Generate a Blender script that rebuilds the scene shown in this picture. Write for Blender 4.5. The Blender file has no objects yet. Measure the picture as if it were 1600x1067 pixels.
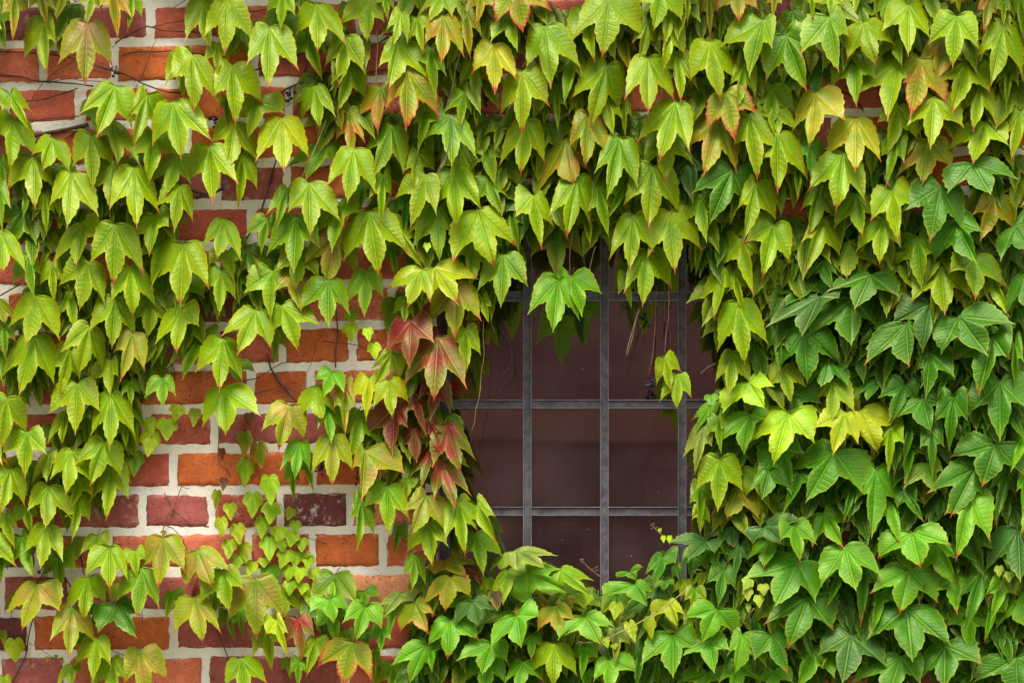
import bpy, math, random
import numpy as np
from mathutils import Vector, noise

# ---------------------------------------------------------------- camera, sky, sun, exposure
SC = bpy.context.scene
COL = SC.collection
D = 5.0                        # camera to brick face, metres
S = 2.11 / 1600.0              # metres per photo pixel on the brick face
ZC = 2.0
cam_d = bpy.data.cameras.new('camera'); cam = bpy.data.objects.new('camera', cam_d); COL.objects.link(cam)
CX, CZ = 0.30, ZC - 0.90     # the photographer stands lower and a little right; the lens is shifted to keep the wall square
cam.location = (CX, -D, CZ); cam.rotation_euler = (math.radians(90), 0, 0)
cam_d.sensor_width = 36; cam_d.lens = 36 * D / 2.11; cam_d.shift_x = -CX / 2.11; cam_d.shift_y = (ZC - CZ) / 2.11; cam_d.clip_start = 0.1; cam_d.clip_end = 500
SC.camera = cam
SUN_EL, SUN_AZ = math.radians(64), math.radians(-25)     # high, in front of the wall, from the left
w = bpy.data.worlds.new('World'); SC.world = w; w.use_nodes = True
nt = w.node_tree; nt.nodes.clear()
sky = nt.nodes.new('ShaderNodeTexSky'); sky.sky_type = 'NISHITA'; sky.sun_disc = False
sky.sun_elevation = SUN_EL; sky.sun_rotation = math.radians(180) + SUN_AZ
sky.air_density = 1.0; sky.dust_density = 4.0; sky.ozone_density = 0.6
hsv = nt.nodes.new('ShaderNodeHueSaturation'); hsv.inputs['Saturation'].default_value = 0.35
bg = nt.nodes.new('ShaderNodeBackground'); bg.inputs['Strength'].default_value = 0.15
wo = nt.nodes.new('ShaderNodeOutputWorld')
nt.links.new(sky.outputs[0], hsv.inputs['Color']); nt.links.new(hsv.outputs[0], bg.inputs['Color']); nt.links.new(bg.outputs[0], wo.inputs[0])
sd = bpy.data.lights.new('sun', 'SUN'); sd.energy = 2.4; sd.angle = math.radians(26); sd.color = (1.0, 0.95, 0.86)
sun = bpy.data.objects.new('sun', sd); COL.objects.link(sun)
dirv = Vector((math.sin(SUN_AZ) * math.cos(SUN_EL), -math.cos(SUN_AZ) * math.cos(SUN_EL), math.sin(SUN_EL)))
sun.rotation_euler = dirv.to_track_quat('Z', 'Y').to_euler(); sun.location = dirv * 20
vs = SC.view_settings; vs.view_transform = 'Standard'; vs.look = 'None'; vs.gamma = 1; vs.use_curve_mapping = False
vs.exposure = 0.95

def wx(px, d=0.0): return CX + ((px - 800.0) * S - CX) * (D - d) / D
def wz(py, d=0.0): return CZ + (ZC - (py - 533.5) * S - CZ) * (D - d) / D
R = random.Random(7)

# ---------------------------------------------------------------- helpers
def mesh_obj(name, verts, faces, mat, parent=None, smooth=False, attrs=None, cols=None, label=None):
    me = bpy.data.meshes.new(name)
    me.from_pydata([tuple(v) for v in verts], [], [tuple(f) for f in faces])
    if smooth: me.polygons.foreach_set('use_smooth', [True] * len(me.polygons))
    for k, a in (attrs or {}).items():
        at = me.attributes.new(k, 'FLOAT', 'POINT'); at.data.foreach_set('value', np.asarray(a, dtype=np.float32))
    for k, a in (cols or {}).items():
        at = me.attributes.new(k, 'FLOAT_COLOR', 'POINT')
        c = np.ones((len(verts), 4), dtype=np.float32); c[:, :3] = a; at.data.foreach_set('color', c.ravel())
    for m in (mat if isinstance(mat, (list, tuple)) else [mat]): me.materials.append(m)
    me.update()
    o = bpy.data.objects.new(name, me); COL.objects.link(o)
    if parent: o.parent = parent
    if label: o['label'] = label
    return o
def thing(name, label, cat, group=None, loc=(0, 0, 0)):
    o = bpy.data.objects.new(name, None); COL.objects.link(o); o.empty_display_size = 0.1; o.location = loc
    o['label'] = label; o['category'] = cat
    if group: o['group'] = group
    return o
class MB:
    def __init__(s): s.v = []; s.f = []
    def box(s, a, b):
        n = len(s.v); (x0, y0, z0), (x1, y1, z1) = a, b
        s.v += [(x0,y0,z0),(x1,y0,z0),(x1,y1,z0),(x0,y1,z0),(x0,y0,z1),(x1,y0,z1),(x1,y1,z1),(x0,y1,z1)]
        s.f += [[n+i for i in q] for q in ((0,3,2,1),(4,5,6,7),(0,1,5,4),(1,2,6,5),(2,3,7,6),(3,0,4,7))]
    def tube(s, pts, r0, r1=None, n=6, wob=0.0, rng=None):
        r1 = r0 if r1 is None else r1; pts = [Vector(p) for p in pts]; b = len(s.v); m = len(pts)
        for i, p in enumerate(pts):
            t = (pts[min(i+1, m-1)] - pts[max(i-1, 0)]).normalized()
            u = t.cross(Vector((0, 1, 0.01))); u = u.normalized() if u.length > 1e-6 else Vector((1, 0, 0)); v = t.cross(u)
            r = r0 + (r1 - r0) * i / max(1, m - 1)
            if rng: r *= 1 + rng.uniform(-wob, wob)
            for k in range(n):
                a = 2 * math.pi * k / n
                s.v.append(tuple(p + u * (r * math.cos(a)) + v * (r * math.sin(a))))
        for i in range(m - 1):
            for k in range(n):
                s.f.append([b+i*n+k, b+i*n+(k+1) % n, b+(i+1)*n+(k+1) % n, b+(i+1)*n+k])
        s.f.append([b+k for k in range(n)][::-1]); s.f.append([b+(m-1)*n+k for k in range(n)])
    def ball(s, c, r, nu=8, nv=5):
        b = len(s.v)
        s.v.append((c[0], c[1], c[2]+r))
        for j in range(1, nv):
            a = math.pi * j / nv
            for k in range(nu):
                p = 2*math.pi*k/nu
                s.v.append((c[0]+r*math.sin(a)*math.cos(p), c[1]+r*math.sin(a)*math.sin(p), c[2]+r*math.cos(a)))
        s.v.append((c[0], c[1], c[2]-r)); e = len(s.v)-1
        for k in range(nu): s.f.append([b, b+1+k, b+1+(k+1) % nu])
        for j in range(nv-2):
            for k in range(nu):
                q = b+1+j*nu; s.f.append([q+k, q+nu+k, q+nu+(k+1) % nu, q+(k+1) % nu])
        q = b+1+(nv-2)*nu
        for k in range(nu): s.f.append([q+k, e, q+(k+1) % nu])
    def build(s, name, mat, parent=None, smooth=True, label=None):
        return mesh_obj(name, s.v, s.f, mat, parent, smooth, label=label)
def smooth_path(pts, step=0.02):
    pts = [Vector(p) for p in pts]; out = []
    P = [pts[0] * 2 - pts[1]] + pts + [pts[-1] * 2 - pts[-2]]
    for i in range(1, len(P) - 2):
        n = max(1, int((P[i+1] - P[i]).length / step))
        for k in range(n):
            t = k / n; a, b, c, d = P[i-1], P[i], P[i+1], P[i+2]
            out.append(0.5 * ((2*b) + (c-a)*t + (2*a-5*b+4*c-d)*t*t + (3*b-a-3*c+d)*t**3))
    out.append(pts[-1]); return out

# ---------------------------------------------------------------- materials
def newmat(name):
    m = bpy.data.materials.new(name); m.use_nodes = True; t = m.node_tree; t.nodes.clear()
    o = t.nodes.new('ShaderNodeOutputMaterial'); return m, t, o
class NT:
    def __init__(s, t): s.t = t
    def n(s, kind, **kw):
        nd = s.t.nodes.new(kind)
        for k, v in kw.items():
            if k.startswith('in_'):
                key = k[3:]; key = int(key) if key.isdigit() else key.replace('_', ' ')
                s.set(nd.inputs[key], v)
            else: setattr(nd, k, v)
        return nd
    def set(s, sock, v):
        if isinstance(v, bpy.types.NodeSocket): s.t.links.new(v, sock)
        else: sock.default_value = v
    def math(s, op, a, b=None, c=None, clamp=False):
        nd = s.t.nodes.new('ShaderNodeMath'); nd.operation = op; nd.use_clamp = clamp
        s.set(nd.inputs[0], a)
        if b is not None: s.set(nd.inputs[1], b)
        if c is not None: s.set(nd.inputs[2], c)
        return nd.outputs[0]
    def smooth(s, v, a, b, lo=0.0, hi=1.0):
        nd = s.t.nodes.new('ShaderNodeMapRange'); nd.interpolation_type = 'SMOOTHSTEP'
        s.set(nd.inputs[0], v); nd.inputs[1].default_value = a; nd.inputs[2].default_value = b; nd.inputs[3].default_value = lo; nd.inputs[4].default_value = hi
        return nd.outputs[0]
    def mix(s, f, a, b, mode='MIX'):
        nd = s.t.nodes.new('ShaderNodeMix'); nd.data_type = 'RGBA'; nd.blend_type = mode
        s.set(nd.inputs[0], f); s.set(nd.inputs[6], a); s.set(nd.inputs[7], b); return nd.outputs[2]
    def attr(s, name): nd = s.t.nodes.new('ShaderNodeAttribute'); nd.attribute_name = name; return nd
    def noise(s, scale, detail=3.0, rough=0.55, vec=None):
        nd = s.t.nodes.new('ShaderNodeTexNoise'); nd.inputs['Scale'].default_value = scale; nd.inputs['Detail'].default_value = detail; nd.inputs['Roughness'].default_value = rough
        if vec: s.t.links.new(vec, nd.inputs['Vector'])
        return nd.outputs[0]
    def pos(s): return s.t.nodes.new('ShaderNodeNewGeometry').outputs['Position']
def rgb(r, g, b): return (r, g, b, 1.0)

def leaf_material():
    m, t, o = newmat('ivy_leaf'); N = NT(t)
    base = N.attr('tint').outputs['Color']; edge = N.attr('edge').outputs['Fac']; red = N.attr('redness').outputs['Fac']
    vs_ = N.attr('vein_s').outputs['Fac']; vt = N.attr('vein_t').outputs['Fac']; gr = N.attr('deep').outputs['Fac']
    P = N.pos()
    # veins: main ribs and the slanting side veins
    main = N.smooth(vt, 0.018, 0.003)
    ph = N.math('SUBTRACT', N.math('MULTIPLY', vs_, 60.0), N.math('MULTIPLY', vt, 46.0))
    wob = N.math('MULTIPLY', N.noise(30.0, 1.0, vec=P), 3.0)
    sv = N.math('SINE', N.math('ADD', ph, wob))
    side = N.math('MULTIPLY', N.smooth(sv, 0.86, 1.0), N.smooth(vt, 0.34, 0.03))
    vein = N.math('MAXIMUM', main, N.math('MULTIPLY', side, 0.32))
    n1 = N.noise(26.0, 4.0, vec=P); n2 = N.noise(140.0, 3.0, vec=P)
    # blotchy pigment
    dk = N.mix(N.smooth(n1, 0.35, 0.68), base, N.mix(1.0, base, rgb(0.58, 0.74, 0.55), 'MULTIPLY'))
    dk2 = N.mix(N.math('MULTIPLY', N.smooth(n2, 0.45, 0.75), 0.25), dk, N.mix(1.0, dk, rgb(1.35, 1.25, 1.1), 'MULTIPLY'))
    veincol = N.mix(0.6, N.mix(1.0, base, rgb(1.35, 1.25, 1.6), 'MULTIPLY'), rgb(0.34, 0.42, 0.04))
    c1 = N.mix(N.math('MULTIPLY', vein, N.math('ADD', N.math('MULTIPLY', gr, 0.28), 0.16)), dk2, veincol)
    # autumn colour creeping in from the margin and the tips
    e1 = N.math('ADD', edge, N.math('MULTIPLY', N.math('SUBTRACT', N.noise(38.0, 3.0, vec=P), 0.5), 0.45))
    f = N.math('MULTIPLY', N.smooth(e1, 0.0, 1.0), 1.0)
    f = N.smooth(N.math('ADD', f, N.math('SUBTRACT', red, 1.0)), 0.02, 0.50)
    redc = N.mix(N.smooth(n1, 0.3, 0.7), rgb(0.42, 0.075, 0.018), rgb(0.30, 0.035, 0.020))
    yel = N.mix(0.5, base, rgb(0.46, 0.33, 0.02))
    fy = N.smooth(N.math('ADD', edge, N.math('SUBTRACT', red, 1.0)), -0.25, 0.25)
    c2 = N.mix(N.math('MULTIPLY', fy, 0.45), c1, yel)
    yg_ = N.math('MULTIPLY', N.smooth(N.math('ADD', N.attr('rim').outputs['Fac'], N.math('MULTIPLY', N.math('SUBTRACT', n1, 0.5), 0.5)), 0.50, 1.02), N.math('SUBTRACT', 0.58, N.math('MULTIPLY', gr, 0.50)))
    c2 = N.mix(yg_, c2, N.mix(0.55, base, rgb(0.42, 0.36, 0.003)))
    rim = N.smooth(N.attr('rim').outputs['Fac'], 0.90, 1.0)
    c2 = N.mix(N.math('MULTIPLY', rim, 0.42), c2, N.mix(0.45, base, rgb(0.50, 0.52, 0.04)))
    c3 = N.mix(f, c2, redc)
    # spots
    vo = N.n('ShaderNodeTexVoronoi'); vo.inputs['Scale'].default_value = 95.0; t.links.new(P, vo.inputs['Vector'])
    sp = N.math('MULTIPLY', N.smooth(vo.outputs['Distance'], 0.13, 0.05), N.smooth(N.noise(9.0, 2.0, vec=P), 0.55, 0.66))
    c4 = N.mix(N.math('MULTIPLY', sp, 0.6), c3, rgb(0.10, 0.05, 0.02))
    bsdf = N.n('ShaderNodeBsdfPrincipled'); N.set(bsdf.inputs['Base Color'], c4)
    N.set(bsdf.inputs['Roughness'], N.smooth(n1, 0.2, 0.8, 0.33, 0.48)); bsdf.inputs['Specular IOR Level'].default_value = 0.36; bsdf.inputs['Specular Tint'].default_value = (0.85, 1.0, 0.5, 1)
    # bump: sunken ribs, puckered blade
    h = N.math('SUBTRACT', N.math('MULTIPLY', N.noise(55.0, 3.0, vec=P), 0.7), N.math('MULTIPLY', N.math('MAXIMUM', N.smooth(vt, 0.045, 0.0), N.math('MULTIPLY', N.smooth(sv, 0.3, 1.0), N.smooth(vt, 0.4, 0.0, 0.0, 0.28))), 0.9))
    bp = N.n('ShaderNodeBump'); bp.inputs['Strength'].default_value = 0.42; bp.inputs['Distance'].default_value = 0.004
    N.set(bp.inputs['Height'], h); t.links.new(bp.outputs[0], bsdf.inputs['Normal'])
    tr = N.n('ShaderNodeBsdfTranslucent'); N.set(tr.inputs['Color'], N.mix(1.0, c4, rgb(1.5, 1.35, 0.7), 'MULTIPLY'))
    mx = N.n('ShaderNodeMixShader'); mx.inputs[0].default_value = 0.20
    t.links.new(bsdf.outputs[0], mx.inputs[1]); t.links.new(tr.outputs[0], mx.inputs[2]); t.links.new(mx.outputs[0], o.inputs[0])
    return m
M_LEAF = leaf_material()

def simple(name, c1, c2, scale, rough=0.6, bump=0.3, dist=0.002, spec=0.4, lo=0.35, hi=0.65, detail=4.0):
    m, t, o = newmat(name); N = NT(t); P = N.pos()
    n = N.noise(scale, detail, 0.6, P)
    b = N.n('ShaderNodeBsdfPrincipled'); N.set(b.inputs['Base Color'], N.mix(N.smooth(n, lo, hi), rgb(*c1), rgb(*c2)))
    b.inputs['Roughness'].default_value = rough; b.inputs['Specular IOR Level'].default_value = spec
    bp = N.n('ShaderNodeBump'); bp.inputs['Strength'].default_value = bump; bp.inputs['Distance'].default_value = dist
    N.set(bp.inputs['Height'], N.noise(scale * 3.1, 4.0, 0.6, P)); t.links.new(bp.outputs[0], b.inputs['Normal'])
    t.links.new(b.outputs[0], o.inputs[0]); return m
M_STEM = simple('woody_stem', (0.050, 0.026, 0.018), (0.12, 0.075, 0.052), 60, 0.8)
M_REDSTEM = simple('red_shoot', (0.17, 0.035, 0.028), (0.26, 0.09, 0.05), 60, 0.6)
M_PALESTEM = simple('pale_shoot', (0.30, 0.20, 0.11), (0.42, 0.34, 0.12), 60, 0.6)
M_DRY = simple('dry_tendril', (0.26, 0.15, 0.08), (0.15, 0.06, 0.04), 80, 0.8)
M_GREYSTEM = simple('grey_stem', (0.20, 0.17, 0.15), (0.09, 0.065, 0.05), 60, 0.7)
M_BERRY = simple('berry', (0.010, 0.010, 0.016), (0.035, 0.03, 0.045), 90, 0.45, 0.1)
M_FRAME = simple('painted_steel', (0.055, 0.054, 0.058), (0.120, 0.117, 0.122), 48, 0.42, 0.25, 0.0006, 0.5)
M_DARKFRAME = simple('dark_window_frame', (0.022, 0.026, 0.032), (0.045, 0.048, 0.055), 25, 0.55, 0.3)
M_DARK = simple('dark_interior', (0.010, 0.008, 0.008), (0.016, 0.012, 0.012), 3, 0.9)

def brick_material():
    m, t, o = newmat('brick'); N = NT(t); P = N.pos()
    base = N.attr('tint').outputs['Color']; wh = N.attr('bloom').outputs['Fac']
    n1 = N.noise(9.0, 5.0, 0.6, P); n2 = N.noise(60.0, 5.0, 0.65, P); n3 = N.noise(260.0, 3.0, 0.6, P)
    c = N.mix(N.smooth(n1, 0.3, 0.7), base, N.mix(1.0, base, rgb(0.76, 0.66, 0.70), 'MULTIPLY'))
    c = N.mix(N.math('MULTIPLY', N.smooth(n2, 0.42, 0.72), 0.55), c, N.mix(1.0, c, rgb(1.45, 1.5, 1.4), 'MULTIPLY'))
    c = N.mix(N.math('MULTIPLY', N.smooth(n3, 0.54, 0.72), 0.60), c, rgb(0.10, 0.03, 0.022))
    c = N.mix(N.math('MULTIPLY', N.smooth(N.noise(3.2, 5.0, 0.7, P), 0.52, 0.74), 0.28), c, N.mix(1.0, c, rgb(0.45, 0.40, 0.40), 'MULTIPLY'))
    vo = N.n('ShaderNodeTexVoronoi'); vo.inputs['Scale'].default_value = 110.0; t.links.new(P, vo.inputs['Vector'])
    pit = N.math('MULTIPLY', N.smooth(vo.outputs['Distance'], 0.26, 0.12), N.smooth(N.noise(24.0, 2.0, vec=P), 0.5, 0.6))
    c = N.mix(N.math('MULTIPLY', pit, 0.75), c, rgb(0.05, 0.015, 0.012))
    # lime bloom and mortar smears
    bl = N.math('MULTIPLY', N.smooth(N.noise(45.0, 5.0, 0.7, P), 0.52, 0.66), wh)
    c = N.mix(bl, c, rgb(0.55, 0.47, 0.40))
    sm = N.math('MULTIPLY', N.smooth(N.attr('rim').outputs['Fac'], 0.0, 1.0), N.smooth(n2, 0.50, 0.66))
    c = N.mix(N.math('MULTIPLY', sm, 0.55), c, rgb(0.55, 0.42, 0.30))
    b = N.n('ShaderNodeBsdfPrincipled'); N.set(b.inputs['Base Color'], c); b.inputs['Roughness'].default_value = 0.82; b.inputs['Specular IOR Level'].default_value = 0.3
    h = N.math('SUBTRACT', N.math('ADD', n2, N.math('MULTIPLY', n3, 0.5)), N.math('MULTIPLY', pit, 1.2))
    bp = N.n('ShaderNodeBump'); bp.inputs['Strength'].default_value = 0.6; bp.inputs['Distance'].default_value = 0.003
    N.set(bp.inputs['Height'], h); t.links.new(bp.outputs[0], b.inputs['Normal']); t.links.new(b.outputs[0], o.inputs[0]); return m
M_BRICK = brick_material()
def mortar_material():
    m, t, o = newmat('lime_mortar'); N = NT(t); P = N.pos()
    n1 = N.noise(6.0, 4.0, 0.6, P); n2 = N.noise(120.0, 5.0, 0.7, P)
    c = N.mix(N.smooth(n1, 0.35, 0.7), rgb(0.88, 0.84, 0.70), rgb(0.78, 0.73, 0.59))
    c = N.mix(N.math('MULTIPLY', N.smooth(n2, 0.55, 0.75), 0.5), c, rgb(0.32, 0.29, 0.22))
    st = N.math('MULTIPLY', N.smooth(N.noise(14.0, 4.0, 0.6, P), 0.60, 0.72), 0.35)
    c = N.mix(st, c, rgb(0.30, 0.27, 0.17))
    b = N.n('ShaderNodeBsdfPrincipled'); N.set(b.inputs['Base Color'], c); b.inputs['Roughness'].default_value = 0.9; b.inputs['Specular IOR Level'].default_value = 0.2
    bp = N.n('ShaderNodeBump'); bp.inputs['Strength'].default_value = 0.7; bp.inputs['Distance'].default_value = 0.003
    N.set(bp.inputs['Height'], n2); t.links.new(bp.outputs[0], b.inputs['Normal']); t.links.new(b.outputs[0], o.inputs[0]); return m
M_MORTAR = mortar_material()
def glass_material():
    # old double pane: dark room behind, mirror-like surface, dust and specks on it
    m, t, o = newmat('dusty_window_glass'); N = NT(t); P = N.pos()
    n1 = N.noise(5.0, 4.0, 0.6, P); n2 = N.noise(420.0, 2.0, 0.6, P)
    vo = N.n('ShaderNodeTexVoronoi'); vo.inputs['Scale'].default_value = 75.0; t.links.new(P, vo.inputs['Vector'])
    speck = N.math('MULTIPLY', N.smooth(vo.outputs['Distance'], 0.13, 0.06), N.smooth(N.noise(23.0, 3.0, 0.6, P), 0.50, 0.60))
    v2 = N.n('ShaderNodeTexVoronoi'); v2.inputs['Scale'].default_value = 190.0; t.links.new(P, v2.inputs['Vector'])
    speck = N.math('MAXIMUM', speck, N.math('MULTIPLY', N.smooth(v2.outputs['Distance'], 0.16, 0.08), N.smooth(N.noise(11.0, 4.0, 0.7, P), 0.52, 0.66, 0.0, 0.45)))
    tr = N.n('ShaderNodeBsdfTransparent'); tr.inputs[0].default_value = rgb(0.88, 0.9, 0.88)
    gl = N.n('ShaderNodeBsdfGlossy'); gl.inputs['Roughness'].default_value = 0.03
    bp = N.n('ShaderNodeBump'); bp.inputs['Strength'].default_value = 0.05; bp.inputs['Distance'].default_value = 0.02
    N.set(bp.inputs['Height'], N.noise(3.0, 1.0, 0.5, P)); t.links.new(bp.outputs[0], gl.inputs['Normal'])
    fr = N.n('ShaderNodeFresnel'); fr.inputs['IOR'].default_value = 2.7
    mx = N.n('ShaderNodeMixShader'); t.links.new(fr.outputs[0], mx.inputs[0]); t.links.new(tr.outputs[0], mx.inputs[1]); t.links.new(gl.outputs[0], mx.inputs[2])
    df = N.n('ShaderNodeBsdfDiffuse'); N.set(df.inputs[0], N.mix(speck, rgb(0.38, 0.31, 0.30), rgb(0.9, 0.85, 0.8)))
    dust = N.math('ADD', N.math('MULTIPLY', N.smooth(n1, 0.35, 0.75), 0.062), N.math('MULTIPLY', N.smooth(n2, 0.5, 0.75), 0.018))
    dust = N.math('ADD', dust, N.math('MULTIPLY', speck, 0.20), clamp=True)
    m2 = N.n('ShaderNodeMixShader'); N.set(m2.inputs[0], dust); t.links.new(mx.outputs[0], m2.inputs[1]); t.links.new(df.outputs[0], m2.inputs[2])
    t.links.new(m2.outputs[0], o.inputs[0]); return m
M_GLASS = glass_material()
def added_sheet_material():  # red-brown of a reflection, put into a sheet added behind the glass
    m, t, o = newmat('reflection_red_sheet'); N = NT(t); P = N.pos()
    sep = N.n('ShaderNodeSeparateXYZ'); t.links.new(P, sep.inputs[0])
    wv = N.math('SINE', N.math('MULTIPLY', sep.outputs[2], 2600.0))
    band = N.noise(4.0, 3.0, 0.6, P)
    c = N.mix(N.smooth(band, 0.35, 0.7), rgb(0.05, 0.014, 0.013), rgb(0.03, 0.011, 0.012))
    c = N.mix(N.math('MULTIPLY', N.smooth(wv, -1, 1), 0.35), c, rgb(0.07, 0.022, 0.02))
    b = N.n('ShaderNodeBsdfPrincipled'); N.set(b.inputs['Base Color'], c); b.inputs['Roughness'].default_value = 0.9
    t.links.new(b.outputs[0], o.inputs[0]); return m
M_ADDED_SHEET = added_sheet_material()

# ---------------------------------------------------------------- ground and the house opposite
def ground():
    n = 12; v = []; f = []
    for j in range(n + 1):
        for i in range(n + 1):
            v.append((-120 + 240 * i / n, 0.0 - 200 + 240 * j / n, 0.0))
    for j in range(n):
        for i in range(n):
            a = j * (n + 1) + i; f.append([a, a + 1, a + n + 2, a + n + 1])
    o = mesh_obj('ground', v, f, simple('paving', (0.16, 0.15, 0.13), (0.24, 0.22, 0.19), 1.5, 0.9)); o['kind'] = 'structure'
ground()
def opposite_house():
    m, t, o = newmat('far_brick'); N = NT(t); P = N.pos()
    br = N.n('ShaderNodeTexBrick'); br.inputs['Scale'].default_value = 1.0
    mp = N.n('ShaderNodeMapping'); mp.inputs['Rotation'].default_value = (math.radians(90), 0, 0); t.links.new(P, mp.inputs[0]); t.links.new(mp.outputs[0], br.inputs[0])
    br.inputs['Color1'].default_value = rgb(0.40, 0.16, 0.13); br.inputs['Color2'].default_value = rgb(0.31, 0.11, 0.10); br.inputs['Mortar'].default_value = rgb(0.34, 0.20, 0.15)
    br.inputs['Brick Width'].default_value = 0.27; br.inputs['Row Height'].default_value = 0.083; br.inputs['Mortar Size'].default_value = 0.006
    c = N.mix(N.smooth(N.noise(0.9, 3.0, 0.6, P), 0.35, 0.7), br.outputs[0], N.mix(1.0, br.outputs[0], rgb(0.55, 0.5, 0.55), 'MULTIPLY'))
    b = N.n('ShaderNodeBsdfPrincipled'); N.set(b.inputs['Base Color'], c); b.inputs['Roughness'].default_value = 0.9; t.links.new(b.outputs[0], o.inputs[0])
    h = thing('brick_house', 'red brick house across the yard, seen only as a reddish reflection in the panes', 'house', loc=(0, -15, 0))
    k = MB(); k.box((-9, -7.0, 0), (9, 0, 3.85)); k.box((-9, -7.0, 4.25), (9, 0.0, 8.6)); k.build('wall', m, h, False)
    k = MB(); k.box((-9.02, -7.0, 3.85), (9.02, 0.06, 4.25)); k.build('string_course', simple('far_stone', (0.42, 0.16, 0.11), (0.34, 0.13, 0.09), 4), h, False)
    rf = MB(); n = 0
    rf.v += [(-9.4, 0.4, 8.6), (9.4, 0.4, 8.6), (9.4, -3.5, 10.6), (-9.4, -3.5, 10.6), (9.4, -7.4, 8.6), (-9.4, -7.4, 8.6)]
    rf.f += [[0, 1, 2, 3], [3, 2, 4, 5], [0, 3, 5], [1, 4, 2], [0, 5, 4, 1]]
    rf.build('roof', simple('roof_tile', (0.22, 0.07, 0.04), (0.14, 0.05, 0.035), 3), h, False)
    for x in (-6.5, -3.6, 3.6, 6.5):
        for z in (1.0, 5.2):
            k = MB(); k.box((x-.5, 0.002, z), (x+.5, 0.03, z+1.3)); wn = k.build('window', M_DARK, h, False)
            k = MB(); k.box((x-.56, 0.002, z-.06), (x-.502, 0.05, z+1.36)); k.box((x+.502, 0.002, z-.06), (x+.56, 0.05, z+1.36)); k.box((x-.5, 0.002, z+1.302), (x+.5, 0.05, z+1.36)); k.box((x-.5, 0.002, z-.06), (x+.5, 0.05, z-.002)); k.box((x-.02, .032, z), (x+.02, .05, z+1.3))
            k.build('frame', simple('far_paint', (.6, .58, .52), (.5, .48, .44), 5), wn, False)
opposite_house()

# ---------------------------------------------------------------- brick wall
WALL = thing('brick_wall', 'old red and orange brick wall with wide cream mortar joints behind the ivy', 'wall', loc=(0, 0, 0))
WIN = (684, 1203, 292, 962)       # the window opening in photo pixels
PITCH = 63.5
COURSES = { # course index (top at 67+63.5*k mortar centre) : known joints (px)
 -1: [235, 454, 563, 780], 0: [180, 398, 616, 722], 1: [8, 127, 237, 453, 562, 800, 976], 2: [72, 294, 507, 616, 762],
 3: [340, 449, 667], 4: [176, 394, 612], 5: [117, 337, 446, 665], 6: [6, 226, 394, 612], 7: [120, 338, 441, 551, 660],
 8: [54, 163, 391, 486], 9: [118, 228, 335, 553, 662], 10: [53, 271, 489, 598], 11: [114, 223, 332, 438, 547], 12: [61, 170, 389, 488],
 13: [2, 111, 325, 434, 543], 14: [48, 271, 480], 15: [104, 321, 540] }
TINTS = {'o': (0.50, 0.125, 0.030), 'b': (0.58, 0.145, 0.028), 'r': (0.46, 0.105, 0.052), 'p': (0.34, 0.090, 0.070), 'd': (0.19, 0.055, 0.047), 'l': (0.78, 0.34, 0.155), 's': (0.56, 0.155, 0.070)}
KNOWN = { (-1,60):'d', (-1,200):'p', (-1,300):'d', (-1,400):'r', (0,100):'s', (0,300):'b', (0,500):'r', (1,70):'r', (1,180):'r', (1,300):'p', (1,400):'o', (1,500):'r',
 (2,30):'p', (2,200):'o', (2,400):'o', (2,550):'r', (3,250):'p', (3,400):'p', (3,500):'o', (4,100):'r', (4,300):'r', (4,500):'o', (5,400):'r', (5,560):'r', (6,500):'r', (6,580):'s',
 (7,300):'p', (7,500):'o', (7,600):'o', (8,100):'r', (8,300):'o', (8,430):'o', (8,540):'s', (9,100):'r', (9,280):'r', (9,450):'p', (9,600):'p', (10,150):'r', (10,260):'r', (10,380):'b', (10,530):'o',
 (11,180):'p', (11,280):'p', (11,400):'r', (11,500):'d', (11,600):'s', (12,140):'s', (12,280):'s', (12,430):'r', (12,560):'b', (13,60):'p', (13,200):'p', (13,380):'p', (13,500):'r', (13,600):'l',
 (14,20):'d', (14,150):'o', (14,350):'p', (14,600):'r', (15,60):'p', (15,200):'s', (15,250):'s', (15,400):'p', (15,600):'r' }
def slope(px, py): return (px - 250) * (-0.0175 if py < 400 else -0.0175 + min(1, (py - 400) / 500.0) * 0.0125)
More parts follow.
